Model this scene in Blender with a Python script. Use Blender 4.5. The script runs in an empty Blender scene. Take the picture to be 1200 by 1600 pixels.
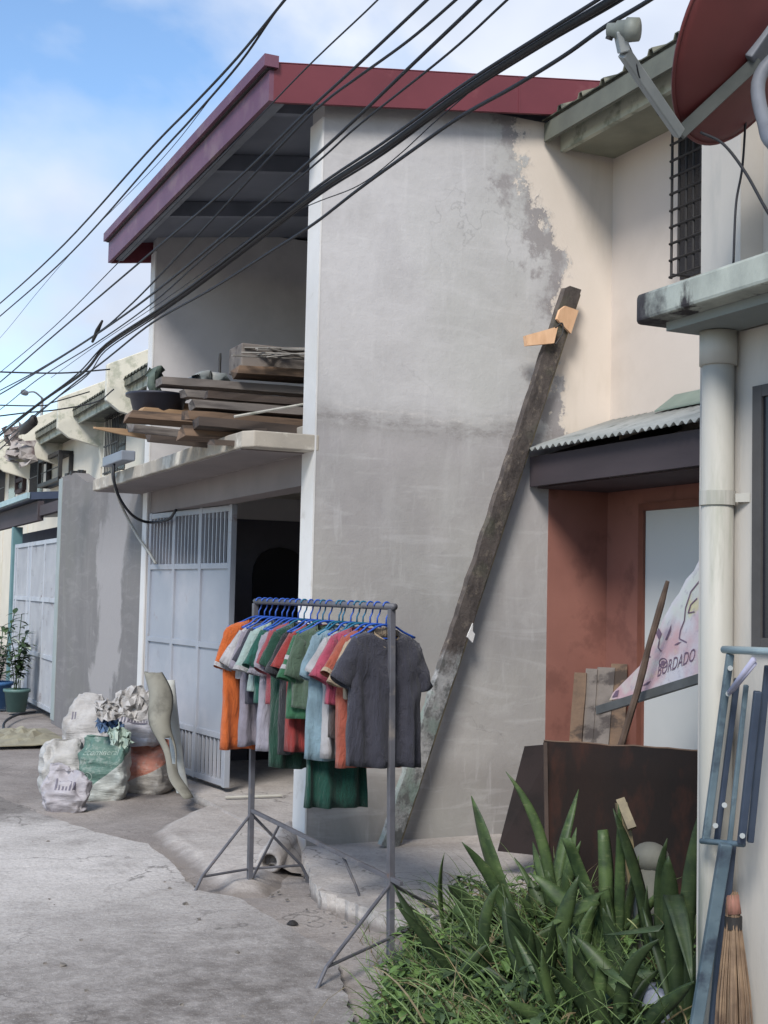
import bpy, bmesh, math, random
from mathutils import Vector, Matrix, noise as mnoise
from mathutils.bvhtree import BVHTree
rnd = random.Random(7)
S = bpy.context.scene
COL = S.collection
rad = math.radians

# ------------------------------------------------------------------ camera
YAW, PITCH, ROLL, FPX = 0.4247191, 0.0628245, 0.0221752, 2030.4
CF = Vector((math.sin(YAW)*math.cos(PITCH), math.cos(YAW)*math.cos(PITCH), math.sin(PITCH)))
_r = Vector((math.cos(YAW), -math.sin(YAW), 0)); _u = _r.cross(CF)
CR = _r*math.cos(ROLL) + _u*math.sin(ROLL)
CU = -_r*math.sin(ROLL) + _u*math.cos(ROLL)
CAM = Vector((0, 0, 1.6))
cd = bpy.data.cameras.new('camera'); cam = bpy.data.objects.new('camera', cd); COL.objects.link(cam)
m3 = Matrix((CR, CU, -CF)).transposed()
cam.matrix_world = Matrix.Translation(CAM) @ m3.to_4x4()
cd.sensor_fit = 'VERTICAL'; cd.sensor_height = 24.0; cd.lens = 24.0*FPX/1600.0
cd.clip_start = 0.05; cd.clip_end = 800
S.camera = cam

# ------------------------------------------------------------------ light
SUN_DIR = Vector((-1.0, -1.15, 1.32)).normalized()      # towards the sun
sd = bpy.data.lights.new('sun', 'SUN'); sd.energy = 2.5; sd.angle = rad(17); sd.color = (1.0, 0.955, 0.89)
so = bpy.data.objects.new('sun', sd); COL.objects.link(so)
so.rotation_euler = (-SUN_DIR).to_track_quat('-Z', 'Y').to_euler()
W = bpy.data.worlds.new('World'); S.world = W; W.use_nodes = True
nt = W.node_tree; nt.nodes.clear()
out = nt.nodes.new('ShaderNodeOutputWorld'); bg = nt.nodes.new('ShaderNodeBackground')
sky = nt.nodes.new('ShaderNodeTexSky'); sky.sky_type = 'NISHITA'; sky.sun_disc = False
sky.sun_elevation = math.asin(SUN_DIR.z); sky.sun_rotation = math.atan2(SUN_DIR.x, SUN_DIR.y)
sky.air_density = 1.0; sky.dust_density = .25; sky.ozone_density = 1.6
tc = nt.nodes.new('ShaderNodeTexCoord')
mp = nt.nodes.new('ShaderNodeMapping'); mp.inputs['Scale'].default_value = (1, 1, 1.5); mp.inputs['Location'].default_value = (0.35, 0.2, 0.42)
n1 = nt.nodes.new('ShaderNodeTexNoise'); n1.inputs['Scale'].default_value = 2.6; n1.inputs['Detail'].default_value = 7; n1.inputs['Roughness'].default_value = .5; n1.inputs['Distortion'].default_value = .25
cr = nt.nodes.new('ShaderNodeValToRGB'); cr.color_ramp.elements[0].position = .37; cr.color_ramp.elements[1].position = .53
n2 = nt.nodes.new('ShaderNodeTexNoise'); n2.inputs['Scale'].default_value = 4.5; n2.inputs['Detail'].default_value = 4
cc = nt.nodes.new('ShaderNodeValToRGB')
cc.color_ramp.elements[0].position = .3; cc.color_ramp.elements[0].color = (4.0, 4.5, 5.5, 1)
cc.color_ramp.elements[1].position = .7; cc.color_ramp.elements[1].color = (5.9, 6.2, 6.8, 1)
mx = nt.nodes.new('ShaderNodeMix'); mx.data_type = 'RGBA'
L = nt.links.new
L(tc.outputs['Generated'], mp.inputs['Vector']); L(mp.outputs[0], n1.inputs['Vector']); L(mp.outputs[0], n2.inputs['Vector'])
dt = nt.nodes.new('ShaderNodeVectorMath'); dt.operation = 'DOT_PRODUCT'; L(tc.outputs['Generated'], dt.inputs[0]); dt.inputs[1].default_value = tuple(CR*.50+CU*.05)
ad = nt.nodes.new('ShaderNodeMath'); ad.operation = 'ADD'; L(n1.outputs['Fac'], ad.inputs[0]); L(dt.outputs['Value'], ad.inputs[1])
L(ad.outputs[0], cr.inputs['Fac']); L(n2.outputs['Fac'], cc.inputs['Fac'])
L(cr.outputs['Color'], mx.inputs[0]); sc_ = nt.nodes.new('ShaderNodeVectorMath'); sc_.operation = 'SCALE'; sc_.inputs['Scale'].default_value = 1.35; hs_ = nt.nodes.new('ShaderNodeHueSaturation'); hs_.inputs['Saturation'].default_value = 1.08; L(sky.outputs['Color'], hs_.inputs['Color']); L(hs_.outputs[0], sc_.inputs[0]); L(sc_.outputs[0], mx.inputs[6]); L(cc.outputs['Color'], mx.inputs[7])
L(mx.outputs[2], bg.inputs['Color']); bg.inputs['Strength'].default_value = 0.105
L(bg.outputs[0], out.inputs['Surface'])
S.view_settings.view_transform = 'Standard'; S.view_settings.look = 'None'
S.view_settings.exposure = 0.68; S.view_settings.gamma = 1.0; S.view_settings.use_curve_mapping = False

# ------------------------------------------------------------------ helpers
def P(px, py, X=None, Y=None, Z=None, d=None):
    """the point of the place seen at a pixel of the photo, on a known plane"""
    v = CR*((px-600)/FPX) - CU*((py-800)/FPX) + CF
    if X is not None: t = (X-CAM.x)/v.x
    elif Y is not None: t = (Y-CAM.y)/v.y
    elif Z is not None: t = (Z-CAM.z)/v.z
    else: t = d
    return CAM + v*t

def lin(c):
    return tuple(((x/255.0)/12.92 if x/255.0 <= .04045 else ((x/255.0+.055)/1.055)**2.4) for x in c)

class NT:
    def __init__(s, m): s.t = m.node_tree; s.n = s.t.nodes
    def add(s, k, **kw):
        n = s.n.new(k)
        for a, b in kw.items(): setattr(n, a, b)
        return n
    def link(s, a, b): s.t.links.new(a, b)
    def put(s, sock, v):
        if hasattr(v, 'node'): s.link(v, sock)
        else:
            if isinstance(v, (tuple, list)) and len(v) == 3 and sock.type == 'RGBA': v = (*v, 1)
            sock.default_value = v
    def pos(s, scale=(1, 1, 1), loc=(0, 0, 0), obj=False):
        src = s.add('ShaderNodeTexCoord').outputs['Object'] if obj else s.add('ShaderNodeNewGeometry').outputs['Position']
        mp = s.add('ShaderNodeMapping'); mp.inputs['Scale'].default_value = scale; mp.inputs['Location'].default_value = loc
        s.link(src, mp.inputs['Vector']); return mp.outputs[0]
    def noise(s, vec, scale, detail=5, rough=.55, dist=0.0):
        n = s.add('ShaderNodeTexNoise'); s.link(vec, n.inputs['Vector'])
        n.inputs['Scale'].default_value = scale; n.inputs['Detail'].default_value = detail; n.inputs['Roughness'].default_value = rough
        n.inputs['Distortion'].default_value = dist
        return n.outputs['Fac']
    def ramp(s, fac, stops):
        r = s.add('ShaderNodeValToRGB'); e = r.color_ramp.elements
        while len(e) < len(stops): e.new(.5)
        for x, (p, c) in zip(e, stops):
            x.position = p; x.color = (c, c, c, 1) if isinstance(c, (int, float)) else (*c, 1)
        s.link(fac, r.inputs['Fac']); return r.outputs['Color']
    def mix(s, f, a, b, mode='MIX'):
        m = s.add('ShaderNodeMix', data_type='RGBA', blend_type=mode)
        s.put(m.inputs[0], f); s.put(m.inputs[6], a); s.put(m.inputs[7], b); return m.outputs[2]
    def math(s, op, a, b=0.0, clamp=False):
        m = s.add('ShaderNodeMath', operation=op, use_clamp=clamp); s.put(m.inputs[0], a); s.put(m.inputs[1], b); return m.outputs[0]
    def sep(s, vec):
        x = s.add('ShaderNodeSeparateXYZ'); s.link(vec, x.inputs[0]); return x.outputs

def newmat(name):
    m = bpy.data.materials.new(name); m.use_nodes = True
    return m, NT(m), m.node_tree.nodes['Principled BSDF']

def bump(t, b, h, strength=.3, dist=.01):
    n = t.add('ShaderNodeBump'); n.inputs['Strength'].default_value = strength; n.inputs['Distance'].default_value = dist
    t.link(h, n.inputs['Height']); t.link(n.outputs[0], b.inputs['Normal'])

def mat(name, c1, c2=None, scale=5, rough=.8, bmp=.3, bscale=40, stretch=(1, 1, 1), c3=None, s3=1.5, cut3=(.52, .62), metallic=0.0, obj=False, spec=.4, bdist=.004):
    """two tones mixed by noise, an optional third in patches, a fine bump"""
    m, t, b = newmat(name)
    c1 = lin(c1); c2 = lin(c2) if c2 else tuple(x*.8 for x in c1)
    v = t.pos(stretch, obj=obj)
    col = t.mix(t.ramp(t.noise(v, scale), [(.33, 0.0), (.67, 1.0)]), c1, c2)
    if c3:
        col = t.mix(t.ramp(t.noise(v, s3, 8, .62), [(cut3[0], 0.0), (cut3[1], 1.0)]), col, lin(c3))
    t.put(b.inputs['Base Color'], col)
    b.inputs['Roughness'].default_value = rough; b.inputs['Metallic'].default_value = metallic
    b.inputs['Specular IOR Level'].default_value = spec
    if bmp: bump(t, b, t.noise(v, bscale, 4), bmp, bdist)
    return m

class MB:
    def __init__(s): s.v = []; s.f = []
    def quadbox(s, c):                       # eight corners: bottom 4, top 4
        o = len(s.v); s.v += [Vector(x) for x in c]
        for q in ((3, 2, 1, 0), (4, 5, 6, 7), (0, 1, 5, 4), (1, 2, 6, 5), (2, 3, 7, 6), (3, 0, 4, 7)): s.f.append(tuple(o+i for i in q))
        return s
    def box(s, lo, hi):
        x0, y0, z0 = lo; x1, y1, z1 = hi
        return s.quadbox([(x0, y0, z0), (x1, y0, z0), (x1, y1, z0), (x0, y1, z0), (x0, y0, z1), (x1, y0, z1), (x1, y1, z1), (x0, y1, z1)])
    def bar(s, a, b, w, h, up=(0, 0, 1)):    # rectangular bar from a to b
        a = Vector(a); b = Vector(b); d = (b-a).normalized(); up = Vector(up)
        if abs(d.dot(up)) > .98: up = Vector((0, 1, 0))
        x = d.cross(up).normalized()*(w/2); y = x.cross(d).normalized()*(h/2)
        return s.quadbox([a-x-y, a+x-y, b+x-y, b-x-y, a-x+y, a+x+y, b+x+y, b-x+y])
    def tube(s, pts, r, n=8, cap=True):
        pts = [Vector(p) for p in pts]; o = len(s.v); N = len(pts)
        rs = r if isinstance(r, (list, tuple)) else [r]*N
        t = (pts[1]-pts[0]).normalized(); up = Vector((0, 0, 1)) if abs(t.z) < .9 else Vector((1, 0, 0))
        x = t.cross(up).normalized()
        for i, p in enumerate(pts):
            if i == 0: t = pts[1]-p
            elif i == N-1: t = p-pts[i-1]
            else: t = (pts[i+1]-p).normalized()+(p-pts[i-1]).normalized()
            t = t.normalized()
            x = (x-t*x.dot(t)).normalized(); y = t.cross(x)
            for k in range(n):
                a = 2*math.pi*k/n; s.v.append(p+(x*math.cos(a)+y*math.sin(a))*rs[i])
        for i in range(N-1):
            for k in range(n):
                s.f.append((o+i*n+k, o+i*n+(k+1) % n, o+(i+1)*n+(k+1) % n, o+(i+1)*n+k))
        if cap:
            s.f.append(tuple(o+k for k in range(n))[::-1]); s.f.append(tuple(o+(N-1)*n+k for k in range(n)))
        return s
    def prism(s, poly, off):                 # polygon (3d points) extruded by off
        o = len(s.v); n = len(poly); off = Vector(off)
        s.v += [Vector(p) for p in poly]+[Vector(p)+off for p in poly]
        s.f.append(tuple(range(o, o+n))[::-1]); s.f.append(tuple(range(o+n, o+2*n)))
        for i in range(n): j = (i+1) % n; s.f.append((o+i, o+j, o+n+j, o+n+i))
        return s
    def grid(s, rows, closed=False):         # rows of points
        o = len(s.v); n = len(rows[0])
        for r in rows: s.v += [Vector(p) for p in r]
        for i in range(len(rows)-1):
            for k in range(n if closed else n-1):
                s.f.append((o+i*n+k, o+i*n+(k+1) % n, o+(i+1)*n+(k+1) % n, o+(i+1)*n+k))
        return s
    def face(s, pts):
        o = len(s.v); s.v += [Vector(p) for p in pts]; s.f.append(tuple(range(o, o+len(pts)))); return s
    def build(s, name, m, parent=None, smooth=False, bevel=0, solid=0, recalc=True, origin=None):
        me = bpy.data.meshes.new(name); o = bpy.data.objects.new(name, me); COL.objects.link(o)
        if parent is not None:
            base = Vector(parent.get('_w', (0, 0, 0))); o.parent = parent; o['_w'] = tuple(base)
        else:
            if origin is None:
                xs = [v.x for v in s.v]; ys = [v.y for v in s.v]; zs = [v.z for v in s.v]
                origin = ((min(xs)+max(xs))/2, (min(ys)+max(ys))/2, min(zs))
            base = Vector(origin); o.location = base; o['_w'] = tuple(base)
        me.from_pydata([tuple(v-base) for v in s.v], [], s.f); me.update()
        if recalc:
            bm = bmesh.new(); bm.from_mesh(me); bmesh.ops.recalc_face_normals(bm, faces=bm.faces); bm.to_mesh(me); bm.free()
        if smooth: me.polygons.foreach_set('use_smooth', [True]*len(me.polygons))
        me.materials.append(m)
        if solid:
            k = o.modifiers.new('thick', 'SOLIDIFY'); k.thickness = solid; k.offset = 0
        if bevel:
            k = o.modifiers.new('edge', 'BEVEL'); k.width = bevel; k.segments = 2; k.limit_method = 'ANGLE'
        return o

def tag(o, label=None, cat=None, group=None, kind=None):
    if label: o['label'] = label
    if cat: o['category'] = cat
    if group: o['group'] = group
    if kind: o['kind'] = kind
    return o
def thing(name, label, cat, loc, group=None):
    o = bpy.data.objects.new(name, None); COL.objects.link(o); o.location = loc; o['_w'] = tuple(loc); o.empty_display_size = .1
    return tag(o, label, cat, group)
def smoothline(pts, n=8):                    # Catmull-Rom through points
    p = [Vector(x) for x in pts]; p = [p[0]*2-p[1]]+p+[p[-1]*2-p[-2]]; r = []
    for i in range(1, len(p)-2):
        for k in range(n):
            t = k/n; a, b, c, d = p[i-1], p[i], p[i+1], p[i+2]
            r.append(.5*((2*b)+(c-a)*t+(2*a-5*b+4*c-d)*t*t+(3*b-a-3*c+d)*t*t*t))
    return r+[p[-2]]
def jag(poly, step, amp, seed=0, keep=None):  # roughen a closed 2d outline
    r = random.Random(seed); res = []
    n = len(poly)
    for i in range(n):
        a = Vector(poly[i]); b = Vector(poly[(i+1) % n]); k = max(1, int((b-a).length/step))
        nrm = Vector((-(b-a).y, (b-a).x)).normalized() if a != b else Vector((0, 0))
        for j in range(k):
            q = a.lerp(b, j/k)
            if keep is None or keep(i): q = q+nrm*r.uniform(-amp, amp)
            res.append(q)
    return res

# ------------------------------------------------------------------ materials
def ground_mat(name, tones, dark, wetY=None, foot=None):
    m, t, b = newmat(name)
    v = t.pos()
    big = t.noise(v, .55, 6, .6); mid = t.noise(v, 3.2, 8, .65); fine = t.noise(v, 38, 5, .7); grit = t.noise(v, 130, 3, .6)
    strk = t.noise(t.pos((1.0, 2.2, 1)), 2.6, 7, .65)
    col = t.mix(t.ramp(mid, [(.36, 0.0), (.62, 1.0)]), lin(tones[0]), lin(tones[1]))
    col = t.mix(t.ramp(big, [(.45, 0.0), (.6, .8)]), col, lin(tones[2]))
    col = t.mix(t.ramp(strk, [(.55, 0.0), (.75, .22)]), col, lin(dark))
    if wetY:
        y = t.sep(v)[1]; x = t.sep(v)[0]
        q = t.math('ADD', t.math('ADD', y, t.math('MULTIPLY', x, -.25)), t.math('MULTIPLY', t.math('SUBTRACT', mid, .5), 2.2))
        f = t.ramp(t.math('MULTIPLY', q, .1), [(wetY[0]/10, 1.0), (wetY[1]/10, 0.0)])
        f = t.math('MULTIPLY', f, t.ramp(t.noise(v, 7, 8, .7), [(.35, .5), (.6, .95)]))
        col = t.mix(f, col, lin(dark))
        q = t.math('ADD', x, t.math('MULTIPLY', t.math('SUBTRACT', big, .5), 1.6))
        q = t.math('ADD', q, t.math('MULTIPLY', t.math('SUBTRACT', mid, .5), .9))
        col = t.mix(t.ramp(t.math('MULTIPLY', q, .25), [(1.75/4, 0.0), (2.5/4, .28)]), col, lin((128, 121, 116)))
        # damp dirt by the sacks
        d = t.add('ShaderNodeVectorMath', operation='DISTANCE'); t.link(v, d.inputs[0]); d.inputs[1].default_value = (1.9, 10.6, 0)
        q = t.math('ADD', d.outputs['Value'], t.math('MULTIPLY', t.math('SUBTRACT', mid, .5), 1.6))
        col = t.mix(t.ramp(t.math('MULTIPLY', q, .25), [(.20, .85), (.36, 0.0)]), col, lin(dark))
    vo = t.add('ShaderNodeTexVoronoi', feature='DISTANCE_TO_EDGE'); vo.inputs['Scale'].default_value = .55
    nn = t.add('ShaderNodeTexNoise'); nn.inputs['Scale'].default_value = 2.5; nn.inputs['Detail'].default_value = 7; t.link(v, nn.inputs['Vector']); wv = t.add('ShaderNodeVectorMath', operation='ADD'); t.link(v, wv.inputs[0]); t.link(nn.outputs['Color'], wv.inputs[1]); t.link(wv.outputs[0], vo.inputs['Vector'])
    col = t.mix(t.math('MULTIPLY', t.ramp(vo.outputs['Distance'], [(0, 1.0), (.008, 0.0)]), t.ramp(big, [(.42, 0.0), (.55, .7)])), col, lin((74, 70, 67)))
    col = t.mix(t.ramp(t.noise(v, 1.3, 9, .68), [(.50, 0.0), (.62, .35)]), col, lin(dark))
    col = t.mix(t.ramp(fine, [(.45, 0.0), (.75, .5)]), col, lin(dark))
    col = t.mix(t.ramp(grit, [(.60, 0.0), (.72, .35)]), col, lin((225, 222, 216)))
    if foot:                                       # dirt creeping up the low edges of the slab
        q = t.math('ADD', t.sep(v)[2], t.math('MULTIPLY', t.math('SUBTRACT', t.noise(v, 6, 8, .7), .5), .07))
        col = t.mix(t.ramp(t.math('ADD', t.math('MULTIPLY', q, 4), .5), [(.5-.085*4, .95), (.5-.045*4, 0.0)]), col, lin(foot))
    t.put(b.inputs['Base Color'], col); b.inputs['Roughness'].default_value = .93; b.inputs['Specular IOR Level'].default_value = .25
    h = t.math('ADD', t.math('MULTIPLY', fine, .6), t.math('MULTIPLY', t.noise(v, 9, 6, .7), 1.5))
    bump(t, b, h, .55, .02)
    return m

def plaster_mat(name, zstops, tint, dark, light, zscale=5.5, wob=.35, eff=None, cream=None):
    """rendered cement: bands by height with wandering edges, blotches, runs, bloom along the joint"""
    m, t, b = newmat(name)
    v = t.pos(); xyz = t.sep(v)
    wn = t.noise(v, 1.1, 8, .62)
    zz = t.math('ADD', xyz[2], t.math('MULTIPLY', t.math('SUBTRACT', wn, .5), wob))
    col = t.ramp(t.math('DIVIDE', zz, zscale), [(p/zscale, lin(c)) for p, c in zstops])
    n = t.noise(v, 1.7, 7, .6, .3); col = t.mix(t.ramp(n, [(.46, 0.0), (.66, .36)]), col, lin(dark))
    n = t.noise(t.pos((1, 1, .35)), 2.6, 7, .65, .4); col = t.mix(t.ramp(n, [(.50, 0.0), (.74, .34)]), col, lin(light))
    n = t.noise(v, .8, 4, .5); col = t.mix(t.ramp(n, [(.50, 0.0), (.68, .35)]), col, lin(tint))
    n = t.noise(t.pos((5, 5, .7)), 3.0, 5, .6); col = t.mix(t.ramp(n, [(.60, 0.0), (.74, .30)]), col, lin(light))
    n = t.noise(v, 24, 6, .7); col = t.mix(t.ramp(n, [(.5, 0.0), (.8, .12)]), col, lin(dark))
    if eff:
        for z0, wd, amt, c in eff:
            q = t.math('ABSOLUTE', t.math('SUBTRACT', t.math('ADD', xyz[2], t.math('MULTIPLY', t.math('SUBTRACT', t.noise(v, 2.0, 8, .72), .5), .34)), z0))
            f = t.math('MULTIPLY', t.ramp(t.math('DIVIDE', q, wd), [(0, 1.0), (1, 0.0)]), t.ramp(t.noise(t.pos((4, 4, 9)), 2.0, 8, .75), [(.44, 0.0), (.58, amt)]))
            col = t.mix(f, col, lin(c))
    h = t.math('ADD', t.math('MULTIPLY', t.noise(v, 60, 5, .65), .6), t.math('MULTIPLY', t.noise(v, 6, 6, .6), 2.0))
    # hairline cracks and faint trowel sweeps
    vo = t.add('ShaderNodeTexVoronoi', feature='DISTANCE_TO_EDGE'); vo.inputs['Scale'].default_value = .9
    wv = t.add('ShaderNodeVectorMath', operation='ADD'); t.link(v, wv.inputs[0])
    nn = t.add('ShaderNodeTexNoise'); nn.inputs['Scale'].default_value = 2.2; nn.inputs['Detail'].default_value = 6; t.link(v, nn.inputs['Vector']); t.link(nn.outputs['Color'], wv.inputs[1]); t.link(wv.outputs[0], vo.inputs['Vector'])
    crk = t.math('MULTIPLY', t.ramp(vo.outputs['Distance'], [(0, 1.0), (.006, 0.0)]), t.ramp(t.noise(v, .9, 4, .5), [(.56, 0.0), (.64, .25)]))
    col = t.mix(crk, col, lin(tuple(q*.62 for q in dark)))
    sw = t.noise(t.pos((1, 1, 5.5), (2, 3, 1)), 1.6, 5, .6, 1.2); col = t.mix(t.ramp(sw, [(.52, 0.0), (.66, .22)]), col, lin(light))
    if cream:
        bz = t.ramp(t.math('DIVIDE', xyz[2], zscale), [(z/zscale, (x-4)/2) for z, x in cream])
        sp = t.add('ShaderNodeSeparateColor'); t.link(bz, sp.inputs[0])
        q = t.math('SUBTRACT', t.math('DIVIDE', t.math('SUBTRACT', xyz[0], 4.0), 2.0), sp.outputs[0])
        q = t.math('ADD', q, t.math('MULTIPLY', t.math('SUBTRACT', t.noise(v, 2.6, 10, .74), .5), .52))
        q = t.math('ADD', q, t.math('MULTIPLY', t.math('SUBTRACT', t.noise(t.pos((1, 1, .5)), 11, 5, .6), .5), .13))
        f = t.ramp(t.math('ADD', t.math('MULTIPLY', q, 4), .5), [(.47, 0.0), (.50, .75), (.62, 1.0)])
        rim = t.ramp(t.math('ADD', t.math('MULTIPLY', q, 4), .5), [(.05, 0.0), (.22, .7), (.49, .7), (.5, 0.0)])
        rim = t.math('MULTIPLY', rim, t.ramp(t.noise(v, 2.4, 7, .65), [(.44, 0.0), (.52, 1.0)]))
        col = t.mix(rim, col, lin((128, 122, 122)))
        c2 = t.mix(t.ramp(t.noise(v, 1.6, 5), [(.33, 0.0), (.67, 1.0)]), lin((212, 201, 190)), lin((204, 193, 181)))
        c2 = t.mix(t.ramp(t.noise(t.pos((3, 3, .6)), 2.5, 6, .6), [(.55, 0.0), (.8, .5)]), c2, lin((186, 175, 160)))
        col = t.mix(f, col, c2); h = t.math('ADD', t.math('MULTIPLY', h, t.math('SUBTRACT', 1.0, t.math('MULTIPLY', f, .7))), t.math('MULTIPLY', f, -2.2))
    t.put(b.inputs['Base Color'], col); b.inputs['Roughness'].default_value = .92; b.inputs['Specular IOR Level'].default_value = .2
    bump(t, b, h, .35, .008)
    return m

M_ROAD = ground_mat('road_concrete', [(190, 185, 181), (176, 171, 167), (198, 193, 189)], (100, 94, 90), (4.9, 7.0))
M_APRON = ground_mat('apron_concrete', [(178, 171, 166), (161, 154, 149), (186, 180, 175)], (116, 110, 106), foot=(122, 115, 110))
M_DIRT = ground_mat('dirt', [(142, 135, 130), (126, 119, 115), (156, 149, 144)], (98, 92, 88))
M_PLASTER = plaster_mat('cement_render', [(0, (133, 130, 128)), (.35, (139, 135, 132)), (.55, (162, 159, 156)), (1.0, (161, 158, 154)), (1.3, (148, 145, 143)), (1.9, (162, 158, 156)), (2.6, (163, 159, 159)), (2.72, (154, 151, 150)), (2.88, (182, 180, 180)), (4.0, (186, 184, 185)), (4.75, (173, 171, 171))],
                        (163, 164, 157), (137, 134, 133), (197, 195, 195), eff=[(2.82, .03, .5, (204, 200, 197)), (2.74, .10, .6, (122, 117, 115))],
                        cream=[(0, 5.9), (2.6, 5.9), (2.68, 4.95), (2.80, 4.90), (2.84, 4.80), (3.5, 4.82), (4.0, 4.80), (4.25, 4.62), (4.5, 4.50), (4.95, 4.44)])
M_PLASTER2 = plaster_mat('cement_render_fence', [(0, (117, 114, 114)), (2.0, (119, 116, 114)), (3.0, (124, 119, 117))], (114, 114, 107), (103, 101, 101), (151, 147, 145))
def skim(m):   # a paler skim coat with a wandering edge on the right half of the fence wall
    t = NT(m); b = m.node_tree.nodes['Principled BSDF']; v = t.pos(); x = t.sep(v)
    old = b.inputs['Base Color'].links[0].from_socket
    q = t.math('ADD', t.math('ADD', x[1], t.math('MULTIPLY', t.math('SUBTRACT', t.noise(v, 1.3, 8, .65, .4), .5), 1.7)), t.math('MULTIPLY', x[2], .22))
    f = t.math('MULTIPLY', t.ramp(t.math('DIVIDE', q, 20), [(13.25/20, 0.0), (13.33/20, 1.0)]), t.ramp(t.math('DIVIDE', q, 20), [(14.35/20, 1.0), (14.42/20, 0.0)]))
    f = t.math('MULTIPLY', f, t.ramp(t.math('DIVIDE', x[2], 4), [(.45, 1.0), (.72, .15)]))
    t.put(b.inputs['Base Color'], t.mix(f, old, lin((150, 146, 145))))
skim(M_PLASTER2)
M_CREAM = mat('cream_paint', (204, 193, 183), (196, 185, 175), 1.6, .85, .15, 50, c3=(186, 175, 164), s3=1.2, cut3=(.55, .80))
M_CREAM2 = mat('cream_paint_old', (208, 200, 184), (196, 188, 173), 1.1, .85, .15, 50, c3=(196, 190, 172), s3=1.6, cut3=(.56, .70))
M_WHITE = mat('white_paint', (208, 206, 204), (198, 196, 193), 3, .7, .2, 60, c3=(176, 172, 166), s3=4, cut3=(.62, .74))
M_INNER = mat('inner_plaster', (190, 187, 186), (180, 177, 177), 1.4, .9, .2, 40, c3=(166, 163, 163), s3=1.2, cut3=(.5, .75))
M_SLAB = mat('slab_concrete', (168, 160, 148), (148, 141, 131), 3, .92, .5, 45, c3=(196, 190, 178), s3=5)
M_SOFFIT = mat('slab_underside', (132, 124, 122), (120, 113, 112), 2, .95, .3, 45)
M_MAROON = mat('maroon_fascia', (108, 50, 58), (98, 44, 52), 2.2, .5, .1, 20, c3=(132, 76, 80), s3=3, cut3=(.58, .75))
M_MAROON2 = mat('faded_maroon', (104, 68, 84), (92, 56, 74), 2.6, .5, .1, 20, c3=(118, 92, 96), s3=3, cut3=(.52, .70))
M_ROOFIN = mat('roof_underside', (118, 122, 132), (102, 106, 118), 2, .7, .1, 30)
M_STEEL = mat('grey_steel', (112, 116, 124), (96, 100, 108), 6, .55, .1, 60)
M_GATE = mat('grey_gate_paint', (150, 154, 162), (140, 145, 154), 2.2, .5, .08, 30, c3=(162, 162, 168), s3=1.4, cut3=(.5, .7))
M_GATE2 = mat('pale_gate_paint', (172, 176, 182), (158, 162, 170), 3, .55, .1, 30, c3=(138, 140, 146), s3=4, cut3=(.58, .72))
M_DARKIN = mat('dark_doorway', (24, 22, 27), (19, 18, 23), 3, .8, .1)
M_TERRA = mat('terracotta_paint', (140, 95, 84), (129, 86, 76), 2, .88, .2, 45, c3=(119, 79, 70), s3=3)
M_FRAME = mat('door_frame_brown', (118, 74, 60), (102, 62, 51), 5, .6, .2, 40)
M_DOORW = mat('white_door', (196, 198, 196), (186, 190, 188), 1.2, .7, .1)
M_RUST = mat('rusty_sheet', (30, 19, 15), (20, 14, 12), 2.2, .95, .4, 30, stretch=(1.5, 1.5, .6), c3=(52, 28, 19), s3=3.4, cut3=(.50, .68))
M_ZINC = mat('galvanised', (150, 152, 150), (130, 133, 131), 5, .6, .1, 30, c3=(100, 104, 100), s3=6, cut3=(.54, .7), metallic=.05)
M_FLASH = mat('green_flashing', (122, 134, 124), (106, 118, 110), 4, .7, .1)
M_OLDROOF = mat('weathered_roof', (112, 110, 96), (88, 90, 80), 6, .8, .3, 40, c3=(62, 66, 58), s3=8)
M_FASCIAW = mat('pale_fascia', (184, 186, 170), (164, 166, 152), 4, .7, .2, 40, c3=(132, 136, 122), s3=5)
M_PARAPET = mat('mossy_parapet', (206, 202, 188), (194, 190, 176), 2.4, .85, .3, 40, c3=(168, 168, 152), s3=4)
M_DKWOOD = mat('dark_board', (70, 62, 66), (56, 50, 54), 3, .8, .2, 30, stretch=(1, .2, 1))
M_WOODS = [mat('plank_'+n, a, b, 5, .85, .5, 30, stretch=(.25, 2, 2), c3=c, s3=4) for n, a, b, c in (
    ('brown', (120, 98, 80), (92, 76, 64), (64, 54, 48)), ('tan', (168, 138, 106), (138, 112, 86), (110, 90, 72)), ('grey', (122, 114, 108), (98, 92, 88), (70, 64, 62)), ('dark', (82, 70, 62), (62, 54, 50), (44, 40, 38)))]
M_IRON = mat('black_iron', (44, 42, 42), (36, 34, 34), 8, .6, .1)
M_CABLE = mat('cable_black', (30, 31, 38), (24, 25, 30), 8, .6, 0)
M_RACK = mat('rack_steel', (92, 92, 98), (76, 76, 82), 8, .5, .1, 50, c3=(118, 112, 108), s3=9, cut3=(.58, .7))
M_BLUEH = mat('blue_plastic', (44, 84, 168), (36, 72, 150), 8, .4, 0)
M_TEALH = mat('teal_plastic', (36, 100, 130), (28, 84, 112), 8, .4, 0)
M_GLASSDK = mat('dark_window', (40, 40, 46), (32, 33, 38), 3, .25, 0)
M_PIPE = mat('pvc_white', (174, 171, 163), (164, 161, 152), 4, .55, .1, 40, stretch=(3, 3, .4), c3=(122, 126, 112), s3=3, cut3=(.54, .76))
M_NEARW = mat('near_white_wall', (184, 179, 172), (174, 169, 162), 2, .8, .2, 50, stretch=(2, 2, .5), c3=(150, 150, 147), s3=2.5, cut3=(.52, .78))
M_MOLD = mat('mouldy_concrete', (176, 180, 170), (150, 154, 146), 5, .9, .4, 50, stretch=(2, 2, 1), c3=(52, 48, 50), s3=3.2, cut3=(.54, .62))
M_DISH = mat('dish_red', (98, 44, 44), (86, 38, 38), 3, .5, .1, 30)
M_GREYMET = mat('grey_metal', (150, 154, 154), (128, 132, 132), 6, .5, .1, 40)

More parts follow.
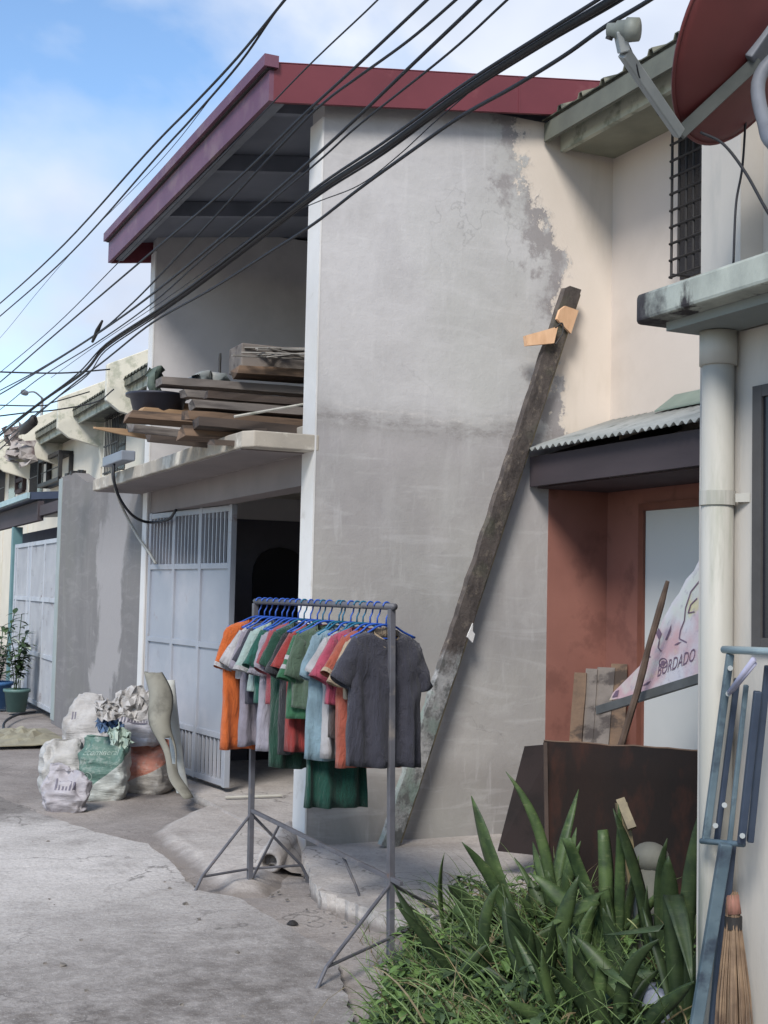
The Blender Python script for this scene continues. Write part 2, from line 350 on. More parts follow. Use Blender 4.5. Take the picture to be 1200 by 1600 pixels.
def mould(m):
    t = NT(m); b = m.node_tree.nodes['Principled BSDF']; v = t.pos(); x = t.sep(v); old = b.inputs['Base Color'].links[0].from_socket
    q = t.math('ADD', x[1], t.math('MULTIPLY', t.math('SUBTRACT', t.noise(v, 9, 8, .7), .5), .5))
    t.put(b.inputs['Base Color'], t.mix(t.ramp(t.math('DIVIDE', q, 5), [(3.62/5, 0.0), (3.78/5, .92)]), old, lin((54, 50, 54))))
mould(M_MOLD)
# ------------------------------------------------------------------ ground
def sheet(name, poly, z, thick, m, fn=None, seed=0):
    b = MB(); b.prism([(p[0], p[1], z-thick) for p in poly], (0, 0, thick))
    o = b.build(name, m, origin=(0, 0, 0)); return tag(o, kind='structure')
# dirt: one uneven sheet to the horizon
gb = MB(); xs = [-400, -60, -10, -3]+[x*.12 for x in range(-10, 50)]+[7, 12, 60, 400]; ys = [-400, -60, -6, 0, 2]+[3.6+y*.12 for y in range(0, 75)]+[14, 20, 40, 90, 400]
gb.grid([[(x, y, -.092+(.022*(mnoise.noise((x*1.3, y*1.3, 0)))+.012*mnoise.noise((x*5, y*5, 3)) if 0 < x < 6 and 3 < y < 13 else -.01)) for x in xs] for y in ys])
tag(gb.build('ground', M_DIRT, origin=(0, 0, 0), smooth=True), kind='structure')
edge = [P(*q, Z=-.05) for q in [(560, 1640), (535, 1530), (520, 1487), (448, 1447), (400, 1418), (373, 1402), (303, 1389), (262, 1340), (230, 1318), (150, 1300), (60, 1270), (0, 1245), (-60, 1222)]]
pl = [(-9, -30), (1.75, -30), (1.75, 3.0)]+[(p.x, p.y) for p in edge]+[(1.55, 16), (1.5, 90), (-9, 90)]
sheet('road', jag([Vector(p) for p in pl], .07, .012, 3, keep=lambda i: 3 <= i <= 14), -.05, .12, M_ROAD)
ap = [P(*q, Z=-.03) for q in [(232, 1292), (262, 1272), (322, 1250), (400, 1262), (455, 1300), (470, 1322), (440, 1352), (415, 1382), (345, 1382), (300, 1345)]]
from mathutils.geometry import intersect_point_line
def sdist(pt, poly):
    ins = False; dm = 9; n = len(poly)
    for i in range(n):
        a, b = poly[i], poly[(i+1) % n]; q, t_ = intersect_point_line(pt, a, b); t_ = max(0, min(1, t_)); dm = min(dm, (a.lerp(b, t_)-pt).length)
        if (a.y > pt.y) != (b.y > pt.y) and pt.x < (b.x-a.x)*(pt.y-a.y)/(b.y-a.y)+a.x: ins = not ins
    return dm if ins else -dm
app = [Vector((p.x, p.y)) for p in ap]; rb = MB()
rb.grid([[(x, y, -.04-.10*max(0, min(1, .5-sdist(Vector((x, y)), app)/.22+.18*mnoise.noise((x*4, y*4, 2))))+.004*mnoise.noise((x*9, y*9, 1))) for x in [1.9+.035*k for k in range(46)]] for y in [6.4+.05*k for k in range(80)]])
tag(rb.build('driveway_apron', M_APRON, origin=(0, 0, 0), smooth=True), kind='structure')
sl = [(3.02, 7.765)]+[(q.x, q.y) for q in [P(*k, Z=0) for k in [(474, 1330), (482, 1352), (498, 1390), (530, 1402), (570, 1418), (610, 1432), (660, 1440), (720, 1450), (800, 1452)]]]+[(4.9, 5.2), (5.24, 5.2), (5.24, 7.765)]
sheet('raised_apron', jag([Vector(p) for p in sl], .05, .022, 8, keep=lambda i: 1 <= i <= 9), 0.0, .14, M_APRON)
sheet('carport_floor', [(2.98, 7.98), (5.3, 7.98), (5.3, 11.98), (2.98, 11.98)], -.02, .1, M_APRON)
rb = MB()
for k in range(90):                                            # rubble and pebbles
    x, y = rnd.uniform(1.9, 3.4), rnd.uniform(4.6, 7.6)
    if rnd.random() < .5: x, y = rnd.uniform(2.45, 3.0)+.0, rnd.uniform(5.6, 7.0)
    if rnd.random() < .3: x, y = rnd.uniform(.4, 2.1), rnd.uniform(4.6, 11)
    z = -.05 if x < 2.0 else -.085; r = rnd.uniform(.003, .009)*(1.6 if rnd.random() < .06 else 1)
    c = [Vector((x+r*rnd.uniform(.6, 1.5)*a, y+r*rnd.uniform(.6, 1.5)*bb, z+r*(.7+.7*cz)*rnd.uniform(.5, 1))) for cz in (-1, 1) for a, bb in ((-1, -1), (1, -1), (1, 1), (-1, 1))]
    rb.quadbox(c)
tag(rb.build('pebbles', mat('pebble', (130, 124, 118), (90, 86, 82), 20), origin=(0, 0, 0)), kind='stuff')

# ------------------------------------------------------------------ the unpainted two-storey house
H = thing('two_storey_house', 'unpainted two-storey house with maroon roof edge and bare cement side wall', 'house', (4.2, 9.9, 0))
YN, YF, XF = 7.77, 12.0, 3.02
MB().box((XF, YN-.010, -.1), (8.5, YN+.2, 4.95)).build('side_wall', M_PLASTER, H)
MB().box((XF-.012, YN-.0135, -.08), (XF-.0005, YN+.21, 4.70)).build('white_trim', M_WHITE, H)
MB().box((4.765, YN-.0165, -.05), (5.262, YN-.001, 2.5)).build('painted_panel', M_TERRA, H)
MB().box((XF-.02, YF, -.1), (8.5, YF+.15, 5.1)).build('side_wall', M_INNER, H)
MB().box((XF-.034, YF-.004, -.08), (XF-.0205, YF+.16, 4.80)).build('white_trim', M_WHITE, H)
MB().box((5.4, YN+.2, -.1), (5.55, YF, 5.2)).build('rear_wall', M_INNER, H)
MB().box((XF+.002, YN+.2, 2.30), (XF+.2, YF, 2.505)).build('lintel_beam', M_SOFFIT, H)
# balcony slab with a cut corner
slab = [(2.53, 8.35), (2.53, 12.28), (2.62, 12.34), (3.01, 12.34), (3.01, 12.15), (5.4, 12.0), (5.4, 7.98), (3.04, 7.98), (3.04, 7.757), (2.60, 7.757), (2.545, 7.84)]
slabj = jag([Vector(p) for p in slab], .12, .008, 21, keep=lambda i: i in (0, 9, 10))
MB().prism([(p.x, p.y, 2.506) for p in slabj], (0, 0, .105)).build('balcony_slab', M_SLAB, H, bevel=.008)
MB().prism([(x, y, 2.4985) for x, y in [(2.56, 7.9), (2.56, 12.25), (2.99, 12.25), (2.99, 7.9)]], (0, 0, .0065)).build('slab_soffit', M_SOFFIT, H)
MB().box((3.02, 8.0, 2.612), (3.14, 11.98, 2.70)).build('balcony_kerb', M_SLAB, H, bevel=.01)
# shed roof: rises to the back
def rz(x): return 4.69+.137*(x-2.62)
XE = 2.62
rib = []
for k in range(0, 86):
    y = 7.66+k*.0525; z = .03 if k % 5 == 0 else .0
    rib.append((y, z))
b = MB(); b.grid([[(x, y, rz(x)+.235+z) for y, z in rib] for x in (XE-.03, 9.0)])
b.build('roof_sheet', M_MAROON, H, solid=.006)
MB().quadbox([(XE, 7.68, rz(XE)+.19), (9, 7.68, rz(9)+.19), (9, 12.22, rz(9)+.19), (XE, 12.22, rz(XE)+.19), (XE, 7.68, rz(XE)+.226), (9, 7.68, rz(9)+.226), (9, 12.22, rz(9)+.226), (XE, 12.22, rz(XE)+.226)]).build('roof_lining', M_ROOFIN, H)
# front fascia in two steps, side fascia, gutter lip and the thin steel line under the eave
b = MB(); b.quadbox([(XE-.03, 7.63, rz(XE)+.0), (XE, 7.63, rz(XE)+.0), (XE, 12.24, rz(XE)+.0), (XE-.03, 12.24, rz(XE)+.0), (XE-.03, 7.63, rz(XE)+.20), (XE, 7.63, rz(XE)+.20), (XE, 12.24, rz(XE)+.20), (XE-.03, 12.24, rz(XE)+.20)])
b.build('front_fascia', M_MAROON2, H)
MB().box((XE-.075, 7.60, rz(XE)+.208), (XE+.02, 12.27, rz(XE)+.285)).build('eave_flashing', M_MAROON2, H)
MB().box((XE-.05, 7.62, rz(XE)+.198), (XE-.001, 12.25, rz(XE)+.208)).build('shadow_gap', M_IRON, H)
b = MB(); x0, x1 = XE-.0, 9.0; y0, y1 = 7.63, 7.66
b.quadbox([(x0, y0, rz(x0)-.005), (x1, y0, rz(x1)-.005), (x1, y1, rz(x1)-.005), (x0, y1, rz(x0)-.005), (x0, y0, rz(x0)+.245), (x1, y0, rz(x1)+.245), (x1, y1, rz(x1)+.245), (x0, y1, rz(x0)+.245)])
sfa = b.build('side_fascia', M_MAROON, H)
b = MB()
for x in (4.4, 6.8): b.quadbox([(x, 7.626, rz(x)-.006), (x+.012, 7.626, rz(x)-.006), (x+.012, 7.6295, rz(x)-.006), (x, 7.6295, rz(x)-.006), (x, 7.626, rz(x)+.246), (x+.012, 7.626, rz(x)+.246), (x+.012, 7.6295, rz(x)+.246), (x, 7.6295, rz(x)+.246)])
b.build('lap_joint', M_MAROON, sfa)
b = MB(); y0, y1 = 12.2, 12.23
b.quadbox([(x0, y0, rz(x0)-.005), (x1, y0, rz(x1)-.005), (x1, y1, rz(x1)-.005), (x0, y1, rz(x0)-.005), (x0, y0, rz(x0)+.19), (x1, y0, rz(x1)+.19), (x1, y1, rz(x1)+.19), (x0, y1, rz(x0)+.19)])
b.build('side_fascia', M_MAROON, H)
MB().quadbox([(XE+.03, 7.70, rz(XE)+.02), (XE+.10, 7.70, rz(XE)+.02), (XE+.10, 12.18, rz(XE)+.02), (XE+.03, 12.18, rz(XE)+.02), (XE+.03, 7.70, rz(XE)+.12), (XE+.10, 7.70, rz(XE)+.12), (XE+.10, 12.18, rz(XE)+.12), (XE+.03, 12.18, rz(XE)+.12)]).build('eave_purlin', M_STEEL, H)
for y in (8.02, 9.35, 10.7):
    b = MB(); x0, x1 = XE+.11, 8.3
    b.quadbox([(x0, y, rz(x0)+.06), (x1, y, rz(x1)+.06), (x1, y+.06, rz(x1)+.06), (x0, y+.06, rz(x0)+.06), (x0, y, rz(x0)+.185), (x1, y, rz(x1)+.185), (x1, y+.06, rz(x1)+.185), (x0, y+.06, rz(x0)+.185)])
    b.build('rafter', mat('rafter_grey', (122, 126, 136), (108, 112, 122), 4, .7) if 'rafter_grey' not in bpy.data.materials else bpy.data.materials['rafter_grey'], H)
MB().box((3.16, YF-.006, -.05), (5.4, YF-.0005, 2.29)).build('carport_shade_panel', mat('carport_shade', (82, 81, 88), (70, 70, 77), 2, .95, .3), H)  # thin dark panels added over the carport walls, painting its inner shade
MB().box((5.392, YN+.21, -.05), (5.3995, YF-.01, 2.49)).build('carport_shade_panel', bpy.data.materials['carport_shade'], H)
# dark doorway in the far wall of the carport
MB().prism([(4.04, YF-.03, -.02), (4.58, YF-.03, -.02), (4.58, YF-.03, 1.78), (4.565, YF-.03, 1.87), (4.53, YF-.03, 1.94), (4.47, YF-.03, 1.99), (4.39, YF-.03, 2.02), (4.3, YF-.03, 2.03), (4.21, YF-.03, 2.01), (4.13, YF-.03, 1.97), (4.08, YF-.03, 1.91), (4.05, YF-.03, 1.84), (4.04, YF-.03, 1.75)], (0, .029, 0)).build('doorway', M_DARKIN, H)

# ------------------------------------------------------------------ steel gate (swung a little inward)
def gate(name, A, B, h, cols, rails, barzones, panelzones, m, label, z0, fr=.045, bars=7, barw=.014, panelmat=None, lockcol=None):
    A = Vector(A); B = Vector(B); t = thing(name, label, 'gate', (A+B)/2+Vector((0, 0, z0)))
    d = (B-A).normalized(); Lg = (B-A).length; up = Vector((0, 0, 1)); nrm = d.cross(up)
    def q(s, z): return A+d*s+up*(z0+z)
    f = MB()
    for s in cols: f.bar(q(s, 0), q(s, h), fr, fr, up=d)
    for z in rails:
        for s0, s1 in zip(cols[:-1], cols[1:]): f.bar(q(s0+fr/2, z), q(s1-fr/2, z), fr*.9, fr*.96)
    f.build('frame', m, t, bevel=.003)
    for i, (s0, s1) in enumerate(zip(cols[:-1], cols[1:])):
        for za, zb in barzones:
            b = MB()
            for k in range(bars):
                s = s0+fr/2+(s1-s0-fr)*(k+.5)/bars; b.bar(q(s, za), q(s, zb), barw, .02, up=d)
            b.build('bars', m, t)
        b = MB()
        for za, zb in panelzones:
            b.quadbox([q(s0+fr/2, za)-nrm*.004, q(s1-fr/2, za)-nrm*.004, q(s1-fr/2, za)+nrm*.004, q(s0+fr/2, za)+nrm*.004,
                       q(s0+fr/2, zb)-nrm*.004, q(s1-fr/2, zb)-nrm*.004, q(s1-fr/2, zb)+nrm*.004, q(s0+fr/2, zb)+nrm*.004])
            e = .016
            for a0, a1, c0, c1 in ((za+.02, za+.02, s0+fr/2+.02, s1-fr/2-.02), (zb-.02, zb-.02, s0+fr/2+.02, s1-fr/2-.02)):
                pass
        if b.v: b.build('panel', panelmat or m, t)
    return t
g = gate('steel_gate', (3.03, 11.93, 0), (3.235, 10.10, 0), 2.28, [.0, .60, 1.20, 1.82], [.03, .40, 1.12, 1.78, 2.25], [(.05, .385), (1.80, 2.23)], [(.42, 1.105), (1.135, 1.76)], M_GATE,
         'tall grey steel gate leaf with barred top and bottom, left ajar', 0.02, fr=.05, bars=7, barw=.022)

# ------------------------------------------------------------------ neighbour's fence wall and gate on the left
fw = MB(); yl = 16.56
out_ = [(12.17, -.1), (12.17, 2.5), (14.2, 2.74), (14.9, 2.80), (15.6, 2.96), (16.5, 2.97), (yl, 2.94), (yl, -.1)]
fw.prism([(3.0, y, z) for y, z in out_], (.16, 0, 0))
def rusty(m, c=(112, 78, 60), amt=.7, sc=4):
    t = NT(m); b = m.node_tree.nodes['Principled BSDF']; v = t.pos(); old = b.inputs['Base Color'].links[0].from_socket
    f = t.math('MULTIPLY', t.ramp(t.noise(v, sc, 8, .72), [(.60, 0.0), (.70, amt)]), t.ramp(t.noise(v, 1.3, 3, .5), [(.45, 0.0), (.6, 1.0)]))
    t.put(b.inputs['Base Color'], t.mix(f, old, lin(c)))
rusty(M_MAROON, (84, 58, 54), .55, 3); rusty(M_MAROON2, (92, 66, 60), .55, 3); rusty(M_GATE); rusty(M_GATE2); rusty(M_RACK, (104, 74, 58), .8, 14)
b = MB(); b.box((3.19, 10.16, 1.02), (3.235, 10.30, 1.06)); b.box((3.17, 10.20, .99), (3.19, 10.24, 1.09)); b.build('latch', M_STEEL, g)
for z in (.35, 1.9): MB().tube([(3.03, 11.955, z), (3.03, 11.955, z+.12)], .018, 8).build('hinge', M_STEEL, g)
W1 = tag(fw.build('fence_wall', M_PLASTER2), 'tall blank cement wall behind the sacks, left of the steel gate', 'wall')
MB().box((2.992, 16.36, -.05), (2.9995, 16.585, 2.95)).build('painted_edge', mat('grey_green_paint', (150, 158, 158), (140, 148, 146), 4), W1)
b = MB()
for cy, cz, s, e in [(13.5, 1.75, .30, .9), (13.3, 1.2, .42, 1.1), (13.25, .6, .42, 1.0), (13.75, .9, .22, 1.0), (13.6, 2.1, .22, .5), (14.4, .12, .25, .35), (14.9, .1, .2, .3), (14.15, .95, .1, .18)]:
    pass
b = MB()
for k in range(7): b.box((2.98+rnd.uniform(0, .1), 15.6+k*.1, 2.955), (3.08+rnd.uniform(0, .1), 15.66+k*.1+rnd.uniform(0, .04), 2.985+rnd.uniform(0, .025)))
b.build('mortar_crumbs', M_IRON, W1)
gate('barred_gate', (3.06, 20.2, 0), (3.06, 16.60, 0), 2.22, [0, .22, 1.2, 1.5, 2.55, 3.55], [.03, .68, 1.42, 2.19], [(.05, .66), (.70, 1.40), (1.44, 2.17)], [], M_GATE2,
     'pale grey gate of close upright bars at the neighbour, behind potted plants', 0.0, fr=.06, bars=11, barw=.03)
b = MB(); b.box((3.12, 16.6, -.05), (3.125, 20.2, 2.2)); b.build('backing_sheet', mat('backing', (140, 144, 152), (130, 134, 142), 3), bpy.data.objects['barred_gate'])
t = thing('neighbour_porch', 'dark blue porch roof over the barred gate with a teal post', 'porch', (3.5, 18.9, 0))
a0 = P(49, 769, X=2.9); zc = a0.z
MB().quadbox([(2.88, a0.y, zc-.10), (5.2, a0.y, zc+.1), (5.2, 25, zc+.1), (2.88, 25, zc-.10), (2.88, a0.y, zc), (5.2, a0.y, zc+.2), (5.2, 25, zc+.2), (2.88, 25, zc)]).build('roof_sheet', mat('blue_roof', (62, 72, 92), (50, 60, 80), 4, .5), t)
MB().box((2.84, a0.y-.02, zc-.085), (2.879, 25, zc-.005)).build('gutter', mat('teal_gutter', (150, 172, 176), (132, 156, 160), 4, .5), t)
MB().box((3.0, a0.y+.02, zc-.38), (3.08, 25, zc-.11)).build('beam', M_DKWOOD, t)
MB().box((3.0, 20.25, -.05), (3.14, 20.42, zc-.39)).build('post', mat('teal_post', (96, 128, 132), (80, 112, 118), 4, .6), t)
MB().box((3.3, 16.75, 2.72), (3.5, 18.0, 2.90)).build('side_beam', M_INNER, t)
MB().box((3.02, 16.6, 2.56), (3.10, a0.y, 2.70)).build('beam', M_DKWOOD, t)
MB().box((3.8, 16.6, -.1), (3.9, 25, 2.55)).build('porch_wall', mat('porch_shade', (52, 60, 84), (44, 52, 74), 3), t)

# ------------------------------------------------------------------ row houses: far ones and the one on the right
def corr(b, x0, z0, x1, z1, y0, y1, pitch, amp, th=.004):
    n = int((y1-y0)/pitch*8); rows = []
    for x, z in ((x0, z0), (x1, z1)):
        rows.append([(x, y0+(y1-y0)*k/n, z+amp*math.sin(2*math.pi*(y0+(y1-y0)*k/n)/pitch)) for k in range(n+1)])
    b.grid(rows)
def row_house(y0, y1, label, tilt=.47, eave=4.95, window=True, box_grille=False, mcream=M_CREAM2):
    t = thing('row_house', label, 'house', (5.3, (y0+y1)/2, 0), 'cream row houses further down the street')
    w = MB().box((5.27, y0+.14, -.1), (5.42, y1, 4.95)); w.build('wall', mcream, t)
    # firewall fin that carries the roof's near end
    fin = [(4.40, 4.58), (4.40, 5.16), (7.5, 5.16+3.1*.47), (7.5, 4.0), (5.27, 3.9), (5.2, 4.28), (4.62, 4.42)]
    MB().prism([(x, y0, z) for x, z in fin], (0, .13, 0)).build('firewall', M_PARAPET, t, bevel=.012)
    e = 4.66
    b = MB(); corr(b, e, eave, 8.0, eave+3.34*tilt, y0+.135, y1-.005, .21, .018); b.build('roof', M_OLDROOF, t, solid=.008, smooth=True)
    MB().quadbox([(e+.02, y0+.14, eave-.13), (e+.05, y0+.14, eave-.13), (e+.05, y1-.01, eave-.13), (e+.02, y1-.01, eave-.13), (e+.02, y0+.14, eave-.025), (e+.05, y0+.14, eave-.02), (e+.05, y1-.01, eave-.02), (e+.02, y1-.01, eave-.025)]).build('fascia', M_OLDROOF, t)
    MB().box((e+.12, y0+.14, eave-.25), (e+.16, y1-.01, eave-.09)).build('fascia', M_FASCIAW, t)
    MB().box((e+.161, y0+.14, eave-.2), (5.268, y1-.01, eave-.17)).build('soffit', M_OLDROOF, t)
    if window:
        wy0, wy1 = y1-1.9, y1-.75
        f = MB().box((5.255, wy0, 3.72), (5.269, wy1, 4.72)).build('window', M_GLASSDK, t)
        MB().box((5.18, wy0-.06, 3.60), (5.2685, wy1+.06, 3.68)).build('sill', mcream, f)
        b = MB(); gx = 4.98 if box_grille else 5.13
        k = 0
        while wy0+k*.13 <= wy1+.01: b.tube([(gx, wy0+k*.13, 3.66), (gx, wy0+k*.13, 4.78)], .011, 5); k += 1
        for z in (3.7, 4.2, 4.74): b.bar((gx, wy0-.02, z), (gx, wy1+.02, z), .02, .025)
        for z in (3.7, 4.74):
            for y in (wy0, wy1): b.bar((gx, y, z), (5.26, y, z), .02, .02)
        b.build('grille', M_IRON, f)
    return t
LAB = ['cream row house with a barred upper window, just past the wood pile', 'cream row house with a dark empty box frame at its window', 'cream row house with a narrow brown window and a torn eave', 'pale row house behind the torn eave, mostly hidden', 'pale row house near the end of the street view', 'last row house at the left edge of the view']
row_house(12.16, 16.3, 'cream row house hidden behind the two-storey house and its fence wall', window=False)
for i in range(6):
    y0 = 16.36+4.2*i
    row_house(y0, y0+4.2, LAB[i], window=(i in (0, 1, 3, 4)), box_grille=(i == 4))
# the dark empty box frame and the small brown window
a = P(66, 722, X=5.05); c = P(97, 748, X=5.05)
t = thing('window_frame', 'dark empty box frame jutting from a cream wall above the porch', 'window frame', (4.95, (a.y+c.y)/2, c.z))
b = MB(); z0, z1 = min(a.z, c.z), max(a.z, c.z); ya, yb = min(a.y, c.y), max(a.y, c.y)
for x in (5.0, 5.22):
    for z in (z0, z1): b.bar((x, ya, z), (x, yb, z), .08, .08)
    for y in (ya, yb): b.bar((x, y, z0+.041), (x, y, z1-.041), .08, .08, up=(0, 1, 0))
for y in (ya, yb):
    for z in (z0, z1): b.bar((5.041, y, z), (5.179, y, z), .078, .078)
b.build('frame', M_IRON, t)
b = MB(); b.bar((5.02, ya+.05, (z0+z1)/2), (5.02, yb-.05, (z0+z1)/2), .02, .02); b.bar((5.02, (ya*.35+yb*.65), z0+.05), (5.02, (ya*.35+yb*.65), z1-.05), .05, .05, up=(0, 1, 0)); b.build('mullion', M_IRON, t)
a = P(26, 735, X=5.2); c = P(36, 765, X=5.2)
t = thing('small_window', 'narrow brown window with a cross bar in the far cream wall', 'window', (5.23, (a.y+c.y)/2, c.z))
ya, yb = min(a.y, c.y), max(a.y, c.y); z0, z1 = c.z, a.z
b = MB()
for y in (ya, yb): b.bar((5.22, y, z0), (5.22, y, z1), .1, .12, up=(0, 1, 0))
for z in (z0, (z0+z1)/2, z1): b.bar((5.22, ya+.06, z), (5.22, yb-.06, z), .09, .1)
b.build('frame', mat('brown_frame', (64, 50, 48), (54, 42, 40), 4), t)
MB().box((5.235, ya+.06, z0+.05), (5.25, yb-.06, z1-.05)).build('pane', M_GLASSDK, t)
# torn eave: crumpled strips hanging
b = MB(); r3 = random.Random(12)
for px, py, w, h in [(20, 682, 10, 26), (26, 700, 9, 28), (33, 690, 8, 20), (38, 704, 10, 18), (30, 672, 14, 10), (22, 712, 8, 12), (41, 718, 5, 12)]:
    c = P(px, py, X=4.4); k = c.y/2030*1.05
    rows = []
    for i in range(4):
        rows.append([c+Vector((r3.uniform(-.25, .25), (j-1.5)*w*k*.9, (1.5-i)*h*k*.33+r3.uniform(-.1, .1))) for j in range(4)])
    b.grid(rows)
tag(b.build('torn_eave_sheet', mat('torn_sheet', (168, 162, 158), (126, 118, 114), 1.2, .8, .2, c3=(90, 76, 74), s3=1.6), solid=.02), 'torn crumpled sheet hanging off the eave of a far row house', 'torn sheet')

# right-hand house: upper storey, eave, barred window
R = thing('cream_house', 'cream house set back between two walls, with eave, barred window and white door', 'house', (5.6, 5.8, 0))
MB().box((5.27, 2.9, 2.46), (5.45, YN-.001, 4.86)).build('upper_wall', M_CREAM, R)
e, ez = 4.66, 4.955
b = MB(); n = 0; ys_ = []
y = 7.75
while y > 2.6:
    ys_ += [(y, 0), (y-.20, 0), (y-.215, .035), (y-.245, .035), (y-.26, 0)]; y -= .262
b.grid([[(x, yy, z+dz) for yy, dz in ys_] for x, z in ((e, ez), (9, ez+4.34*.40))])
b.build('roof', M_OLDROOF, R, solid=.008)
MB().quadbox([(e+.015, 2.6, ez-.15), (e+.045, 2.6, ez-.15), (e+.045, 7.74, ez-.15), (e+.015, 7.74, ez-.15), (e+.015, 2.6, ez-.02), (e+.045, 2.6, ez-.01), (e+.045, 7.74, ez-.01), (e+.015, 7.74, ez-.02)]).build('fascia', mat('grey_fascia', (104, 106, 96), (90, 92, 84), 5), R)
MB().box((e+.15, 2.6, ez-.20), (e+.19, 7.74, ez+.02)).build('fascia', M_FASCIAW, R)
MB().box((e+.191, 2.6, ez-.175), (5.269, 7.74, ez-.15)).build('soffit', mat('soffit_board', (140, 140, 124), (124, 124, 110), 4), R)
f = MB().box((5.255, 5.62, 3.72), (5.2695, P(1066, 300, X=5.27).y, 4.72)).build('window', M_GLASSDK, R)
MB().box((5.19, 5.5, 3.58), (5.2695, 7.02, 3.655)).build('sill', M_WHITE, f)
b = MB(); gx = 5.12; gy = P(1050, 300, X=5.12).y
for k in range(12): b.tube([(gx, gy-k*.075, 3.69), (gx, gy-k*.075, 4.70)], .009, 6)
for k in range(10): b.tube([(gx-.008, gy+.01, 3.70+k*.11), (gx-.008, gy-.85, 3.70+k*.11)], .009, 6)
for z in (3.72, 4.68): b.bar((gx, gy, z), (5.262, gy, z), .012, .012)
b.build('grille', M_IRON, f)
MB().box((5.25, 2.9, -.1), (5.4, 6.72, 2.455)).build('lower_wall', M_TERRA, R)
MB().box((5.25, 7.32, -.1), (5.4, YN-.02, 2.455)).build('lower_wall', M_TERRA, R)
MB().box((5.25, 6.72, 2.2), (5.4, 7.32, 2.455)).build('lower_wall', M_TERRA, R)
fr = MB(); fr.box((5.215, 7.272, -.05), (5.26, 7.33, 2.199)); fr.box((5.215, 6.3, 2.20), (5.2485, 7.33, 2.25)); fr.build('door_frame', M_FRAME, R)
MB().box((5.235, 6.30, -.05), (5.2485, 7.271, 2.199)).build('door', M_DOORW, R)
# lean-to roof
l = thing('lean_to', 'lean-to roof of rippled zinc on a dark beam against the cream house', 'canopy', (4.9, 6.2, 2.3))
b = MB(); corr(b, 4.52, 2.600, 5.26, 2.865, 3.95, YN-.03, .076, .012); b.build('zinc_sheet', M_ZINC, l, solid=.003, smooth=True)
MB().quadbox([(5.10, 3.95, 2.83), (5.262, 3.95, 2.885), (5.262, 7.0, 2.885), (5.10, 7.0, 2.83), (5.10, 3.95, 2.84), (5.262, 3.95, 2.96), (5.262, 7.0, 2.96), (5.10, 7.0, 2.84)]).build('flashing', M_FLASH, l)
MB().box((4.60, 3.95, 2.36), (4.64, YN-.03, 2.565)).build('beam', M_DKWOOD, l)
for y in (7.6, 6.9, 6.0, 5.1): MB().quadbox([(4.645, y, 2.50), (5.24, y, 2.71), (5.24, y+.05, 2.71), (4.645, y+.05, 2.50), (4.645, y, 2.57), (5.24, y, 2.78), (5.24, y+.05, 2.78), (4.645, y+.05, 2.57)]).build('rafter', M_DKWOOD, l)
MB().box((4.66, 3.95, 2.352), (5.24, YN-.03, 2.36)).build('ceiling_board', mat('ceiling_ply', (70, 58, 62), (58, 48, 52), 3), l)

# near house on the right
N = thing('white_house', 'white near house at the right edge with a downpipe and a mouldy canopy', 'house', (3.4, 2.2, 0))
MB().box((3.0, 3.62, -.12), (5.26, 3.84, 5.6)).build('party_wall', M_NEARW, N)
MB().box((3.0, -1.5, -.12), (3.14, 3.619, 2.55)).build('lower_wall', M_NEARW, N)
MB().box((3.10, -1.5, 2.70), (3.25, 3.619, 5.6)).build('upper_wall', M_NEARW, N)
MB().box((3.045, 3.30, 2.70), (3.0995, 3.44, 5.6)).build('pilaster', M_NEARW, N)
fw_ = MB().box((2.985, 2.3, 1.44), (2.999, 3.522, 2.34)).build('window', M_GLASSDK, N)
b = MB(); b.box((2.975, 3.478, 1.44), (2.984, 3.524, 2.34)); b.box((2.975, 2.3, 2.30), (2.984, 3.477, 2.34)); b.box((2.975, 2.3, 1.44), (2.984, 3.477, 1.48)); b.build('window_frame', mat('grey_frame', (78, 76, 75), (66, 64, 63), 5), fw_)
sb = [(2.69, -1.5), (2.69, 3.80), (2.72, 3.845), (2.995, 3.85), (2.995, 3.62), (3.3, 3.60), (3.3, -1.5)]
MB().prism([(x, y, 2.585) for x, y in sb], (0, 0, .10)).build('canopy_slab', M_MOLD, N, bevel=.012)
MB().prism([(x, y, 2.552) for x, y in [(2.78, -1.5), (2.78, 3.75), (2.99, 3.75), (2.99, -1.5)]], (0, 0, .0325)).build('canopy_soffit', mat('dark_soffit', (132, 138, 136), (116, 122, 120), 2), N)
_pc = P(1121, 780, X=2.94); px_, py_ = 2.94, _pc.y
dp = MB().tube([(px_, py_, -.1), (px_, py_, 1.0), (px_, py_, 2.55)], .056, 24).build('downpipe', M_PIPE, N, smooth=True)
b = MB(); b.tube([(px_, py_, 1.935), (px_, py_, 1.985)], .063, 24); b.box((px_+.05, py_-.085, 1.945), (px_+.066, py_-.05, 1.975)); b.bar((px_+.03, py_-.06, 1.96), (3.0, py_-.10, 1.96), .03, .006, up=(0, 1, 0))
b.build('pipe_clamp', M_PIPE, dp)
b = MB().tube([(px_, py_, 2.43), (px_, py_, 2.549)], .066, 24).build('pipe_collar', M_PIPE, dp, smooth=True)

